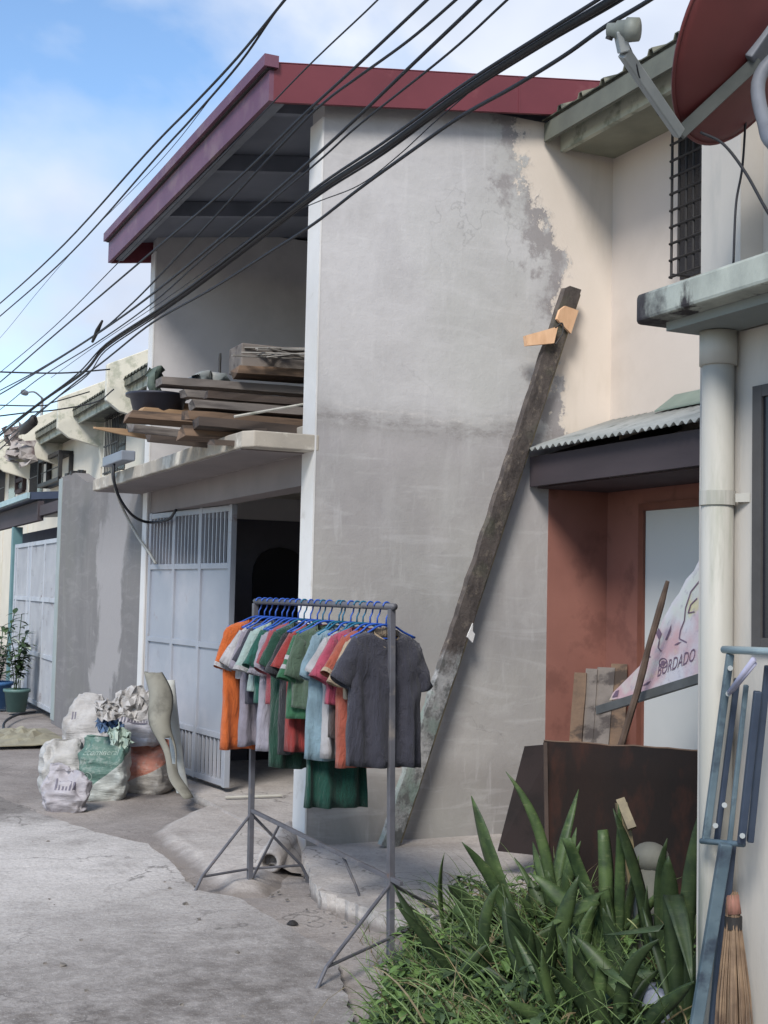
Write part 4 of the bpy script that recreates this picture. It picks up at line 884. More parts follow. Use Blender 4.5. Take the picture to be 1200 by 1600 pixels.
# bent sheet roll leaning on the gate
cen = [P(240, 1050, Y=10.12), P(252, 1085, Y=10.02), P(250, 1130, Y=9.93), P(264, 1172, Y=9.86), P(268, 1212, Y=9.74), P(284, 1246, Y=9.66)]
cen = smoothline(cen, 6); rows = []
for i, c in enumerate(cen):
    t_ = i/(len(cen)-1); tw = -.9+1.6*t_; R_ = (.064+.018*math.sin(t_*7))*(1+.12*mnoise.noise((t_*5, 1, 2))); arc = 3.6-2.0*t_
    rows.append([c+Vector((R_*math.cos(tw+a)*1.15, R_*math.sin(tw+a), .012*mnoise.noise((t_*6, a, 0)))) for a in [-math.pi/2-arc/2+arc*j/9 for j in range(10)]])
b = MB(); b.grid(rows); b.f = [f_ for n_, f_ in enumerate(b.f) if not (15 <= n_//9 <= 20 and 4 <= n_ % 9 <= 6)]; tag(b.build('sheet_roll', mat('linoleum_back', (132, 130, 120), (112, 110, 102), 3, .8, .3, c3=(88, 86, 79), s3=4, cut3=(.52, .68)), smooth=True, solid=.006), 'bent beige sheet roll leaning between the sacks and the gate', 'sheet roll')
cen = smoothline([P(262, 1062, Y=10.35), P(268, 1120, Y=10.25), P(276, 1190, Y=10.1), P(284, 1238, Y=9.9)], 6)
b = MB(); b.grid([[c+Vector((.055*math.cos(a), .05*math.sin(a), 0)) for a in [-2.6+k*.35 for k in range(8)]] for c in cen]); tag(b.build('sheet_roll', mat('linoleum_face', (196, 198, 194), (170, 172, 168), 3, .6), smooth=True, solid=.005), 'narrow pale sheet roll tucked behind the beige one at the gate', 'sheet roll')
# dark flat sheet under the gate, white pipe on the carport floor
c = [P(*q, Z=-.088) for q in [(288, 1236), (330, 1250), (378, 1246), (392, 1238), (345, 1228), (300, 1226)]]
b = MB(); b.prism([p+Vector((0, 0, .002)) for p in c], (0, 0, .02)); tag(b.build('rubber_mat', mat('rubber', (56, 52, 54), (44, 42, 44), 4)), 'dark flat sheet lying on the ground under the gate', 'mat')
a = P(352, 1246, Z=.0); q = P(440, 1243, Z=.0); tag(MB().tube([a+Vector((0, 0, .0)), q+Vector((0, 0, .0))], .012, 8).build('pipe_length', M_PIPE), 'short white pipe lying in the carport mouth', 'pipe')
# debris by the left gate
c = P(34, 1150, Z=-.05)
b = MB(); n = 13; rows = []
for i in range(n): rows.append([(c.x+.8*(i/(n-1)-.5), c.y+1.6*(j/(n-1)-.5), -.06+.05*max(0, 1-((i/6-1)**2+(j/6-1)**2))+.12*max(0, mnoise.noise((i*.8, j*.8, 1)))*max(0, 1.1-((i/6-1)**2+(j/6-1)**2)**.5)) for j in range(n)])
b.grid(rows); tag(b.build('crumpled_cloth', mat('beige_cloth', (150, 144, 122), (122, 118, 104), 3, .9), solid=.01), 'crumpled beige cloth on the ground left of the sacks', 'cloth')
pts = [P(55, 1112, Z=-.03), P(30, 1116, Z=-.03), P(10, 1126, Z=-.03), P(6, 1138, Z=-.03), P(22, 1143, Z=-.03), P(42, 1142, Z=-.03)]
tag(MB().tube(smoothline(pts, 8), .016, 6).build('hose', M_CABLE, smooth=True), 'short dark hose looped on the ground by the potted plants', 'hose')
# two potted plants
def pot(label, c, r_, h, m):
    prof = [(0, 0), (.76*r_, 0), (.98*r_, h*.86), (1.1*r_, h*.87), (1.1*r_, h), (.95*r_, h), (.9*r_, h*.85), (0, h*.85)]
    b = MB(); b.grid([[(c.x+q*math.cos(k*math.pi/14), c.y+q*math.sin(k*math.pi/14), c.z+z) for k in range(28)] for q, z in prof], closed=True)
    return tag(b.build('plant_pot', m, smooth=True), label, 'plant pot', 'pots by the barred gate')
c1 = P(25, 1112, Z=-.06); c1.z = -.06; pot('dull green pot standing right of the blue one at the barred gate', c1, .16, .30, mat('pot_green', (88, 116, 112), (76, 102, 98), 4, .5))
c2 = P(-4, 1108, Z=-.06); pot('blue pot cut by the left edge of the view', c2+Vector((0, .15, 0)), .2, .36, mat('pot_blue', (70, 112, 160), (60, 98, 144), 4, .5))

# ------------------------------------------------------------------ leaves
def leafmat(name, c1, c2, edge=None, spec=.3, rough=.5):
    m, t, b = newmat(name); v = t.pos()
    col = t.mix(t.ramp(t.noise(v, 13, 4, .6), [(.35, 0.0), (.65, 1.0)]), lin(c1), lin(c2))
    if edge: col = t.mix(t.ramp(t.noise(t.pos((1, 1, 5)), 22, 5, .7), [(.56, 0.0), (.68, .6)]), col, lin(edge))
    t.put(b.inputs['Base Color'], col); b.inputs['Roughness'].default_value = rough; b.inputs['Specular IOR Level'].default_value = spec
    b.inputs['Subsurface Weight'].default_value = 0
    return m
M_LEAF = leafmat('weed_leaf', (98, 122, 66), (68, 92, 50))
M_LEAF2 = leafmat('weed_leaf_dark', (62, 80, 50), (42, 58, 38))
M_GRASS = leafmat('grass_blade', (108, 126, 78), (76, 98, 56))
M_GRASSD = leafmat('grass_blade_dark', (84, 104, 60), (60, 80, 46))
M_SWORD = leafmat('sword_leaf', (74, 92, 54), (48, 64, 40), edge=(104, 112, 78))
M_SWORDM = leafmat('sword_leaf_mid', (64, 80, 46), (42, 56, 34), edge=(88, 98, 62))
M_SWORDD = leafmat('sword_leaf_dark', (52, 66, 40), (34, 47, 30), edge=(72, 80, 54))
M_DRY = leafmat('dry_leaf', (122, 110, 82), (88, 78, 58))
def leaf(b, base, d, up, ln, wd, curl=.3, n=4, fold=.15):
    """a pointed leaf of n segments from base along d, bending down"""
    d = Vector(d).normalized(); side = d.cross(Vector(up)).normalized()
    if side.length < .1: side = Vector((1, 0, 0))
    rows = []; p = Vector(base); nn = side.cross(d).normalized()
    for i in range(n+1):
        t = i/n; w = wd/2*max(.04, math.sin(min(1, (t*.92+.08))*math.pi)**.8)
        rows.append([p-side*w+nn*(w*fold), p.copy(), p+side*w+nn*(w*fold)])
        d = (d-Vector((0, 0, 1))*(curl/n)).normalized(); nn = side.cross(d).normalized(); p = p+d*(ln/n)
    b.grid(rows)
def sword(b, base, d, ln, wd, seed, bend=.15, twist=0):
    """a strap leaf: parallel-sided, pointed, arching, some with a kinked or torn tip"""
    r = random.Random(seed); d = Vector(d).normalized(); p = Vector(base)
    side = d.cross(CF).normalized(); side = (side*math.cos(twist)+d.cross(side)*math.sin(twist)).normalized()
    bv = Vector((r.uniform(-1, 1), r.uniform(-1, 1), -.45))*bend*r.uniform(.5, 2.2); rows = []; n = 14
    wd *= r.uniform(.75, 1.2)*1.1; mx_ = r.uniform(.45, .65); kink = r.choice([0, 0, 0, r.uniform(.45, .8)]); wav = r.uniform(0, .10); fold = r.uniform(.15, .6)
    cutt = 1 if r.random() < .94 else r.uniform(.8, .93)
    for i in range(n+1):
        t = i/n*cutt; w = wd/2*max(.03, (.42+.58*math.sin(min(1, t/mx_)*math.pi/2))*(1 if t < mx_ else 1-((t-mx_)/(1-mx_))**2.4))
        nn = side.cross(d).normalized(); e1 = w*(1+.07*mnoise.noise((t*9, seed, 1))); e2 = w*(1+.07*mnoise.noise((t*9, seed, 7)))
        rows.append([p-side*e1+nn*e1*fold, p-side*e1*.5+nn*e1*fold*.35, p.copy(), p+side*e2*.5+nn*e2*fold*.35, p+side*e2+nn*e2*fold])
        d = (d+bv/n*(.4+1.6*t)).normalized()
        if kink and abs(t-kink) < .5/n: d = (d+Vector((r.uniform(-.8, .8), r.uniform(-.8, .8), -1.3))).normalized()
        side = (side-d*side.dot(d)).normalized(); p = p+d*(ln/n)+side*(wav*ln/n*math.sin(t*6+seed))
    b.grid(rows)
r7 = random.Random(21)
for (cx, cy), lab, mm in (((18, 1060), 'leafy potted plant with white-edged leaves, rising from the green pot', M_LEAF2), ((0, 1060), 'leafy dark green plant rising from the blue pot at the left edge', M_LEAF2)):
    c = c1 if cx > 10 else c2+Vector((0, .15, 0))
    t = thing('potted_plant', lab, 'plant', (c.x, c.y, .2), 'plants in pots by the barred gate')
    st = MB(); lf = MB(); wl = MB()
    for k in range(9):
        tip = Vector((c.x+r7.uniform(-.2, .2), c.y+r7.uniform(-.25, .25), r7.uniform(.55, 1.32))); root = Vector((c.x+r7.uniform(-.05, .05), c.y+r7.uniform(-.05, .05), .2))
        pts = smoothline([root, root.lerp(tip, .5)+Vector((r7.uniform(-.05, .05), 0, .05)), tip], 5); st.tube(pts, .006, 5)
        for q in pts[3:]:
            for _ in range(3):
                a = r7.uniform(0, 6.28); leaf(wl if (r7.random() < .22 and cx > 10) else lf, q, (math.cos(a), math.sin(a), r7.uniform(-.1, .7)), (0, 0, 1), r7.uniform(.09, .18), r7.uniform(.04, .075), r7.uniform(.2, 1.0))
    st.build('stem', M_LEAF2, t); lf.build('foliage', mm, t, recalc=False)
    if wl.v: wl.build('pale_foliage', mat('pale_leaf', (196, 206, 196), (150, 168, 140), 9), t, recalc=False)

# ------------------------------------------------------------------ junk in front of the lean-to
a = P(850, 1157, d=6.95); q = P(1100, 1173, d=6.55)
dn = Vector((-.10, -.22, -1)).normalized()
fl = MB(); hh = a.z+.03
c4 = [a, q, q+dn*(q.z+.0)/abs(dn.z), a+dn*(a.z+.0)/abs(dn.z)]
nrm = (q-a).cross(dn).normalized()
t = thing('rusty_panel', 'large dark rusty sheet panel propped upright behind the plants', 'metal panel', (c4[0]+c4[1]+c4[2]+c4[3])/4)
rw = []; tops = []
for i in range(6):
    v_ = i/5; row = []
    for k in range(15):
        u_ = k/14; p_ = a.lerp(q, u_).lerp(c4[3].lerp(c4[2], u_), v_)+nrm*(.020*mnoise.noise((u_*3, v_*2, 4))+.010*mnoise.noise((u_*8, v_*5, 2)))
        if i == 0: p_ = p_+Vector((0, 0, .010*mnoise.noise((u_*6, 1, 1)))); tops.append(p_)
        row.append(p_)
    rw.append(row)
MB().grid(rw).build('sheet', M_RUST, t, solid=.006, smooth=True)
b = MB(); b.tube(tops, .005, 6); b.build('top_lip', mat('worn_edge', (112, 92, 76), (84, 66, 56), 8), t)
b = MB(); b.bar(a+Vector((0, -.012, -.01)), c4[3]+Vector((0, -.012, 0)), .02, .02); b.build('side_lip', mat('dark_edge', (72, 58, 50), (54, 44, 40), 8), t)
a = P(820, 1167, d=7.5); q = P(866, 1163, d=7.45); e1 = P(778, 1330, d=7.4); e2 = P(872, 1340, d=7.35)
b = MB(); b.prism([a, q, e2, e1], CF*.02); o = b.build('board_sheet', mat('dark_ply', (44, 35, 35), (35, 28, 28), 3, .9, .3, c3=(30, 25, 25), s3=3)); tag(o, 'dark plywood board leaning left of the rusty panel', 'board')
m_l = P(812, 1200, d=7.6)
for i, (x0, y0, x1, y1, w, Y, lab, m) in enumerate([(908, 1052, 896, 1200, .085, 7.62, 'narrow brown board leftmost of those stood in the terracotta corner', MWb), (925, 1046, 915, 1200, .08, 7.60, 'board with bark edge, second from the left in the terracotta corner', MWg), (948, 1044, 935, 1200, .12, 7.55, 'widest pale board standing in the terracotta corner', MWg), (968, 1038, 962, 1200, .11, 7.50, 'dark brown board with a pale edge stood beside the door frame', MWb)]):
    a = P(x1, y1, Y=Y-.15); b_ = P(x0, y0, Y=Y); a = a+(a-b_).normalized()*((a.z+.0)/abs((a-b_).normalized().z)-.0)
    o = plank(a, b_, w*1.0, .03, m, lab, twist=0 if True else 0, seed=60+i); tag(o, group='boards stood in the terracotta corner')
# printed tarpaulin sign on a metal rail, held by a stick
A0 = P(934, 1110, X=4.35); A1 = P(1120, 1052, X=4.35)
t = thing('tarpaulin_sign', 'torn printed tarpaulin sign on a metal rail, tilted before the white door', 'sign', A0)
rd = (A1-A0).normalized(); upv = Vector((.25, 0, 1)).normalized(); nz = rd.cross(upv).normalized()
if nz.x > 0: nz = -nz
MB().bar(A0, A1, .03, .05).build('rail', mat('sign_rail', (96, 98, 98), (78, 80, 80), 6, .5), t, bevel=.003)
TP = lambda x, y: P(x, y, X=4.37)
outl = [(952, 1094), (958, 1082), (1000, 1040), (1010, 1010), (1022, 988), (1030, 985), (1036, 968), (1050, 942), (1062, 925), (1072, 905), (1084, 892), (1096, 868), (1120, 840), (1120, 1048), (1085, 1058), (1000, 1086)]
def proj(x, y):  # onto the tilted sheet plane through the rail
    v = CR*((x-600)/FPX)-CU*((y-800)/FPX)+CF; o_ = A0+upv*.03
    return CAM+v*((o_-CAM).dot(nz)/v.dot(nz))
pts = [proj(*p) for p in outl]
m_, tt, bs = newmat('tarp_print'); v = tt.pos()
col = tt.mix(tt.ramp(tt.noise(v, 3.2, 4, .5), [(.42, 0.0), (.56, 1.0)]), lin((190, 187, 192)), lin((184, 152, 156)))
col = tt.mix(tt.ramp(tt.noise(tt.pos((1, 1, 1), (3, 1, 2)), 3.6, 4, .5), [(.50, 0.0), (.60, .8)]), col, lin((184, 190, 180)))
col = tt.mix(tt.ramp(tt.noise(tt.pos((1, 1, 1), (7, 5, 2)), 4.0, 4, .5), [(.58, 0.0), (.66, .8)]), col, lin((190, 180, 140)))
col = tt.mix(tt.ramp(tt.noise(v, 17, 6, .7), [(.58, 0.0), (.66, .5)]), col, lin((146, 138, 152)))
tt.put(bs.inputs['Base Color'], col); bs.inputs['Roughness'].default_value = .5
MB().prism(pts, -nz*.004).build('tarpaulin', m_, t)
ink = MB()
def on(x, y): return proj(x, y)+nz*.004
tp, wd = textpolys('BORDADO', 1.0, 0, 0, .12)
x_ax = (on(1085, 1032)-on(1026, 1058)); z_ax = (on(1028, 1038)-on(1026, 1058))
for poly in tp: ink.face([on(1027, 1058)+x_ax*(x/wd)+z_ax*(z/.72) for x, z in poly])
ink.build('lettering', mat('sign_ink', (112, 92, 110), (98, 80, 96), 9), t)
INK = bpy.data.materials['sign_ink']; ink = MB(); cx_, cy_ = 1037, 1036
for k in range(18):
    a = k*math.pi/9; a2 = a+math.pi/9; ink.face([on(cx_+7*math.cos(a), cy_+8*math.sin(a)), on(cx_+7*math.cos(a2), cy_+8*math.sin(a2)), on(cx_+5.5*math.cos(a2), cy_+6.5*math.sin(a2)), on(cx_+5.5*math.cos(a), cy_+6.5*math.sin(a))])
ink.face([on(cx_+3.5*math.cos(k*.6), cy_+4*math.sin(k*.6)) for k in range(10)]); ink.build('printed_emblem', INK, t)
for q in ([(1026, 990), (1030, 981), (1035, 990), (1031, 1001)], [(1040, 1000), (1046, 985), (1050, 975), (1049, 986), (1043, 1000)], [(1010, 1026), (1016, 1024), (1018, 1027), (1012, 1028)], [(1004, 1072), (1012, 1066), (1018, 1064), (1012, 1070)], [(957, 1090), (963, 1080), (968, 1078), (966, 1088)], [(1054, 1008), (1060, 1004), (1066, 1003), (1058, 1008)]): MB().face([on(*p) for p in q]).build('printed_mark', INK, t)
for ln_ in ([(1096, 905), (1080, 925), (1072, 950), (1070, 970)], [(1090, 935), (1080, 945), (1076, 958), (1086, 956)], [(1070, 970), (1064, 985), (1062, 998), (1074, 1004)], [(1031, 1001), (1029, 1012), (1034, 1018)]):
    ink = MB()
    for p0, p1 in zip(ln_[:-1], ln_[1:]):
        e = Vector((p1[1]-p0[1], p0[0]-p1[0])).normalized()*.9; ink.face([on(p0[0]+e.x, p0[1]+e.y), on(p1[0]+e.x, p1[1]+e.y), on(p1[0]-e.x, p1[1]-e.y), on(p0[0]-e.x, p0[1]-e.y)])
    ink.build('printed_mark', INK, t)
a = P(1043, 908, X=4.28); q = P(972, 1100, X=4.24); e1 = P(950, 1200, X=4.22); e1 = q+(e1-q).normalized()*((q.z)/abs((e1-q).normalized().z))
m_b = MB(); r8 = random.Random(5); pts = [a.lerp(e1, k/14)+Vector((r8.uniform(-.004, .004), r8.uniform(-.004, .004), 0)) for k in range(15)]
m_b.tube(pts, [.011]+[.016+r8.uniform(-.002, .003)+.010*(k/14) for k in range(14)], 7)
tag(m_b.build('stick', mat('rough_stick', (110, 92, 80), (80, 66, 58), 8, .9, .5)), 'rough dark stick leaning across the tarpaulin sign', 'stick')

# ------------------------------------------------------------------ folded rack, broom and bucket by the white house
t = thing('folding_rack', 'folded blue-grey tubular drying rack leaning at the white downpipe', 'drying rack', (2.85, 3.6, 0))
M_BG = mat('bluegrey_tube', (96, 112, 120), (72, 88, 98), 6, .45, .1, 40, c3=(52, 62, 74), s3=7, cut3=(.52, .64))
M_BG2 = mat('bluegrey_dark', (54, 64, 80), (42, 52, 68), 6, .5)
b = MB(); b.tube([P(1131, 1015, X=2.84), P(1200, 1018, X=2.80), P(1290, 1021, X=2.76)], .013, 12); b.build('top_tube', mat('bright_tube', (150, 166, 168), (128, 144, 148), 6, .35), t, smooth=True)
for i, (x0, y0, x1, y1, w, X, m) in enumerate([(1141, 1022, 1102, 1316, .030, 2.84, M_BG), (1152, 1060, 1120, 1314, .024, 2.87, M_BG2), (1166, 1070, 1140, 1316, .020, 2.85, M_BG), (1184, 1080, 1158, 1318, .030, 2.82, M_BG2), (1200, 1040, 1172, 1316, .026, 2.86, M_BG2)]):
    MB().bar(P(x0, y0, X=X), P(x1, y1, X=X), w*.8, w*.8, up=CF).build('slat_tube', m, t, bevel=.004)
b = MB(); b.tube([P(1096, 1314, X=2.83), P(1130, 1317, X=2.83), P(1162, 1319, X=2.83)], .010, 8); b.build('cross_tube', M_BG, t, smooth=True)
a = P(1134, 1318, X=2.81); e1 = P(1088, 1600, X=2.79); e1 = a+(e1-a).normalized()*((a.z+.06)/abs((e1-a).normalized().z))
MB().bar(a, e1, .040, .03, up=CF).build('leg', M_BG, t, bevel=.004)
a2 = P(1142, 1318, X=2.86); MB().bar(a2, e1+Vector((.10, .0, .03)), .032, .03, up=CF).build('leg', M_BG2, t, bevel=.004)
b = MB(); b.tube([P(1140, 1082, X=2.80), P(1178, 1030, X=2.78)], .009, 8); b.tube([P(1146, 1078, X=2.80), P(1180, 1036, X=2.79)], .007, 8); b.build('hinge_arm', mat('lilac_tube', (170, 170, 190), (146, 146, 168), 6), t, smooth=True)
for x, y in ((1138, 1084), (1141, 1044), (1172, 1040), (1118, 1290), (1160, 1306), (1132, 1258)): MB().tube([P(x, y, X=2.80), P(x, y, X=2.86)], .009, 8).build('bolt', M_GREYMET, t)
t = thing('broom', 'stick broom standing handle-end up beside the folding rack', 'broom', (2.9, 3.5, 0))
top = P(1143, 1398, X=2.88); low = P(1146, 1440, X=2.88)
b = MB(); r9 = random.Random(2); rib2 = []
for k in range(110):
    a = r9.uniform(0, 6.28); q = r9.random()**.5
    p0 = top+Vector((math.cos(a)*.022*q, math.sin(a)*.022*q, r9.uniform(-.02, .015))); p1 = low+Vector((math.cos(a)*.026*q, math.sin(a)*.026*q, 0)); p2 = Vector((low.x+.0+math.cos(a)*.075*q, low.y-.01+math.sin(a)*.075*q, r9.uniform(.0, .12)))
    b.tube([p0, p1, p1.lerp(p2, .5)+Vector((math.cos(a), math.sin(a), 0))*.006, p2], [.0022, .0022, .0018, .001], 4, cap=False)
b.build('bristles', mat('coconut_rib', (134, 112, 90), (92, 74, 60), 14), t)
MB().tube([low+Vector((0, 0, .018)), low-Vector((0, 0, .022))], .0285, 14).build('binding', M_IRON, t)
MB().tube([top+Vector((0, 0, .0)), low+Vector((0, 0, .025))], [.0235, .026], 14).build('grip', mat('pink_grip', (150, 104, 92), (112, 84, 72), 22, stretch=(4, 4, .3)), t, smooth=True)
c = P(1034, 1560, Y=4.12); t = thing('bucket', 'pale grey bucket upside down among the plants', 'bucket', (c.x, c.y, -.08))
prof = [(.105, -.08), (.100, .0), (.092, .1), (.084, .142), (.078, .15), (0, .15)]
b = MB(); b.grid([[(c.x+q*math.cos(k*math.pi/14), c.y+q*math.sin(k*math.pi/14), z-.015) for k in range(28)] for q, z in prof], closed=True); b.build('shell', mat('pale_plastic', (140, 144, 158), (124, 128, 144), 3, .5), t, smooth=True)
b = MB(); b.tube([(c.x+.108*math.cos(k*math.pi/14), c.y+.108*math.sin(k*math.pi/14), -.075) for k in range(29)], .007, 6, cap=False); b.build('rim', bpy.data.materials['pale_plastic'], t, smooth=True)

# ------------------------------------------------------------------ drain stub
c = P(420, 1362, Z=-.06)
t = thing('drain_pipe', 'stub of concrete drain pipe opening onto the dirt under the rack', 'drain pipe', c)
dd = Vector((.55, 1, .02)).normalized(); c = c+Vector((0, 0, .055))
sd_ = dd.cross(Vector((0, 0, 1))).normalized(); rows = []
ringp = lambda o_, r_: [o_+sd_*(r_*math.cos(k*math.pi/12))+Vector((0, 0, 1))*(r_*math.sin(k*math.pi/12)) for k in range(24)]
b = MB(); b.grid([ringp(c+dd*.5, .04), ringp(c+dd*.02, .042), ringp(c, .048), ringp(c, .065), ringp(c+dd*.05, .078), ringp(c+dd*.7, .085)], closed=True); b.build('pipe', M_APRON, t, smooth=True)
b = MB(); n = 12; b.grid([[c+dd*(.08+.75*i/n)+sd_*((j/n-.5)*.5)+Vector((0, 0, -.08+.17*math.exp(-((j/n-.5)*5)**2)*min(1, i/3+.3)+.02*mnoise.noise((i*.5, j*.5, 2)))) for j in range(n+1)] for i in range(n+1)]); b.build('mortar_bed', M_APRON, t, smooth=True)
c = P(457, 1443, Z=-.085); b = MB(); b.grid([[c+Vector((.03*math.cos(a)*q*rnd.uniform(.8, 1.2), .03*math.sin(a)*q*rnd.uniform(.8, 1.2), .018*(1-q*q))) for a in [k*.785 for k in range(8)]] for q in (.05, .5, 1)], closed=True); tag(b.build('dark_stone', M_IRON), 'small black lump on the dirt beside the road edge', 'stone')

# ------------------------------------------------------------------ clothes rack
zN, zF = -.092, -.092
bn = P(610, 1503, Z=zN); bf = P(390, 1388, Z=zF)
tn = P(612, 946, Y=bn.y); tf = P(399, 941, Y=bf.y); zt = (tn.z+tf.z)/2
bn.z = zN; bf.z = zF
t = thing('clothes_rack', 'dark steel clothes rack holding a row of tee shirts', 'clothes rack', ((bn.x+bf.x)/2, (bn.y+bf.y)/2, zN))
TN = Vector((tn.x, bn.y, zt)); TF = Vector((tf.x, bf.y, zt)); rail = (TF-TN).normalized(); across = Vector((rail.y, -rail.x, 0)).normalized()
MB().tube([TN-rail*.03, TF+rail*.0], .016, 14).build('rail', M_RACK, t, smooth=True)
MB().bar(bn, TN-Vector((0, 0, .012)), .030, .030, up=rail).build('post', M_RACK, t, bevel=.003)
MB().bar(bf, TF-Vector((0, 0, .012)), .030, .030, up=rail).build('post', M_RACK, t, bevel=.003)
mn = P(610, 1374, Y=bn.y); mf = P(390, 1266, Y=bf.y)
MN = bn.lerp(TN, (mn.z-zN)/(zt-zN)); MF = bf.lerp(TF, (mf.z-zF)/(zt-zF))
MB().bar(MN-rail*.10, MF, .02, .02).build('lower_rail', M_RACK, t, bevel=.002)
def foot(base, mid, l_foot, r_foot):
    zb = base.z+.09
    for f_ in (l_foot, r_foot):
        if f_ is None: continue
        k = Vector((f_.x, f_.y, zb+.01)); k = base.lerp(k, .84); k.z = zb+.02
        b = MB(); b.tube([mid-Vector((0, 0, .02)), k, Vector((f_.x, f_.y, zN+.004))], .0085, 8); b.build('strut', M_RACK, t)
        b = MB(); b.tube([Vector((base.x, base.y, zb+.02)), k], .0075, 8); b.build('strut', M_RACK, t)
def ext(p, q, y): return P(p, q, Y=y)
lf_ = P(300, 1395, Z=-.06); rf_ = P(485, 1381, Z=zN)
foot(bf, MF, lf_, rf_)
lf2 = P(488, 1551, Z=-.06); rf2 = bn*2-lf2; rf2.z = zN
foot(bn, MN, lf2, rf2)
for s0, e_ in ((.18, P(390, 1386, Z=zN)), (.72, None)):
    p0 = MF.lerp(MN, .24 if s0 < .5 else .70)
    if e_ is None: p1 = bn.lerp(bf, .30); p1 = P(556, 1384, d=(p1-CAM).dot(CF)); MB().tube([p0, p1, p1+Vector((.02, 0, -.05))], .0075, 8).build('strut', M_RACK, t)
    else: MB().tube([p0, e_+Vector((0, 0, .02))], .0075, 8).build('strut', M_RACK, t)

def cloth(name, c1, c2=None, stripe=None):
    c2 = c2 or tuple(x*.86 for x in c1)
    m, tt, b = newmat('cloth_'+name); v = tt.pos()
    col = tt.mix(tt.ramp(tt.noise(v, 9, 5, .6), [(.35, 0.0), (.65, 1.0)]), lin(c1), lin(c2))
    tt.put(b.inputs['Base Color'], col); b.inputs['Roughness'].default_value = .9; b.inputs['Specular IOR Level'].default_value = .15
    b.inputs['Sheen Weight'].default_value = .15
    bump(tt, b, tt.math('ADD', tt.noise(v, 220, 2, .5), tt.math('MULTIPLY', tt.noise(tt.pos((1, 1, .28)), 13, 4, .6, .6), 6)), .75, .012)
    return m
def tee(label, s, half, ln, yaw, m, seed, collar=None, sleeve=.10, sdrop=.10, cuff=None, drop=.105, stripe=None, flare=1.04, body_only=False, shift=0.0, name='tee_shirt', cat='t-shirt', dep=.030):
    """a tee on its hanger: s = place along the rail (0 near, 1 far)"""
    r = random.Random(seed); hk = TN.lerp(TF, s)+across*shift; top = hk-Vector((0, 0, drop))
    ax = (across*math.cos(yaw)+rail*math.sin(yaw)); ay = Vector((-ax.y, ax.x, 0)); 
    if ay.dot(rail) < 0: ay = -ay                      # ay points away from the viewer
    tl = r.uniform(-.09, .09); B = lambda x, y, z: top+ax*x+ay*y+Vector((0, 0, z+x*tl))
    t = thing(name, label, cat, top-Vector((0, 0, ln)), 'clothes hung on the rack')
    half = half*.92; ln *= 1.05; nk = .068
    prof = [(0, nk, .030), (.012, nk*1.22, .032), (.026, half*.62, .030), (.042, half*.80, .030), (.060, half*.93, .031), (.085, half*1.0, .034), (.13, half*1.0, dep*1.3), (.19, half*.985, dep*1.45)]
    for k in range(1, 13): q = k/12; prof.append((.19+(ln-.19)*q, half*(.985+(flare-.985)*q), dep*(1.45+.25*q)))
    K = 56; rows = []; ph = [r.uniform(0, 6.28) for _ in range(6)]
    for z, hw, hd in prof:
        row = []; f = min(1, max(0, (z-.07)/(ln*.55)))
        for k in range(K):
            a = 2*math.pi*k/K; ca, sa = math.cos(a), math.sin(a)
            x = hw*math.copysign(abs(ca)**.75, ca); y = hd*math.copysign(abs(sa)**.8, sa)
            if z < .05:
                dip = (.075 if sa < 0 else .015)*max(0, 1-abs(x)/(nk*1.35))**.6*(1-z/.05)
            else: dip = 0
            w = f*(.019*math.sin(x*38/(half/.2)+ph[0]+z*2)+.013*math.sin(x*71+ph[1]-z*4)*(1 if sa < 0 else .6))+.010*mnoise.noise((x*11+seed, z*7, sa))+.006*mnoise.noise((x*26, z*16+seed, sa))
            # drag lines from the shoulders
            w += .010*math.sin((abs(x)*30+z*34)+ph[2])*max(0, 1-abs(z-.2)/.2)
            y += w
            zz = -z-dip-(.018*mnoise.noise((x*6, seed, 1))*q_ if (q_ := max(0, (z-ln*.8)/(ln*.2))) else 0)
            row.append(B(x*(1+.02*mnoise.noise((z*9, seed, 3))), y, zz))
        rows.append(row)
    b = MB(); b.grid(rows, closed=True)
    if not body_only:
        for sg_ in (-1, 1):
            rr = []; N = 9; L_ = .10+sleeve*.9; sa_ = rad(66-14*(r.random()-.5)-(.11-sdrop)*200)
            for i in range(N+1):
                q = i/N; an = sa_-.35*(1-q); cx = sg_*(half*.74+L_*math.cos(sa_)*q*1.15); cz = -.085-L_*math.sin(sa_)*q-.02*q; rz_ = .050+.012*q; ry_ = .026+.010*q
                nx, nz = math.sin(an)*sg_, math.cos(an)
                ring_ = []
                for k in range(20):
                    a = 2*math.pi*k/20; u = rz_*math.cos(a); w = ry_*math.sin(a)+.008*mnoise.noise((q*5+seed, a*1.3, sg_))+.006*math.sin(a*3+q*9+seed)*q
                    ring_.append(B(cx+u*nx, w, cz+u*nz+.004*math.sin(a*2+seed)*q))
                rr.append(ring_)
            b.grid(rr, closed=True)
            if cuff is not None:
                for fr_ in ((.90, 1.0),) if stripe is None else ((.48, .58), (.70, .80)):
                    cb = MB(); ids = [fr_[0]*N, fr_[1]*N]; rr2 = []
                    for idx in (ids[0], (ids[0]+ids[1])/2, ids[1]):
                        i0 = min(N-1, int(idx)); q = idx-i0
                        cen_ = sum((p for p in rr[i0]), Vector())/20
                        rr2.append([(p0.lerp(p1, q)-cen_)*1.06+cen_ for p0, p1 in zip(rr[i0], rr[i0+1])])
                    cb.grid(rr2, closed=True); cb.build('sleeve_band', cuff, t, smooth=True)
    o = b.build('cloth', m, t, smooth=True)
    k = o.modifiers.new('t', 'SOLIDIFY'); k.thickness = .003; k.offset = 0
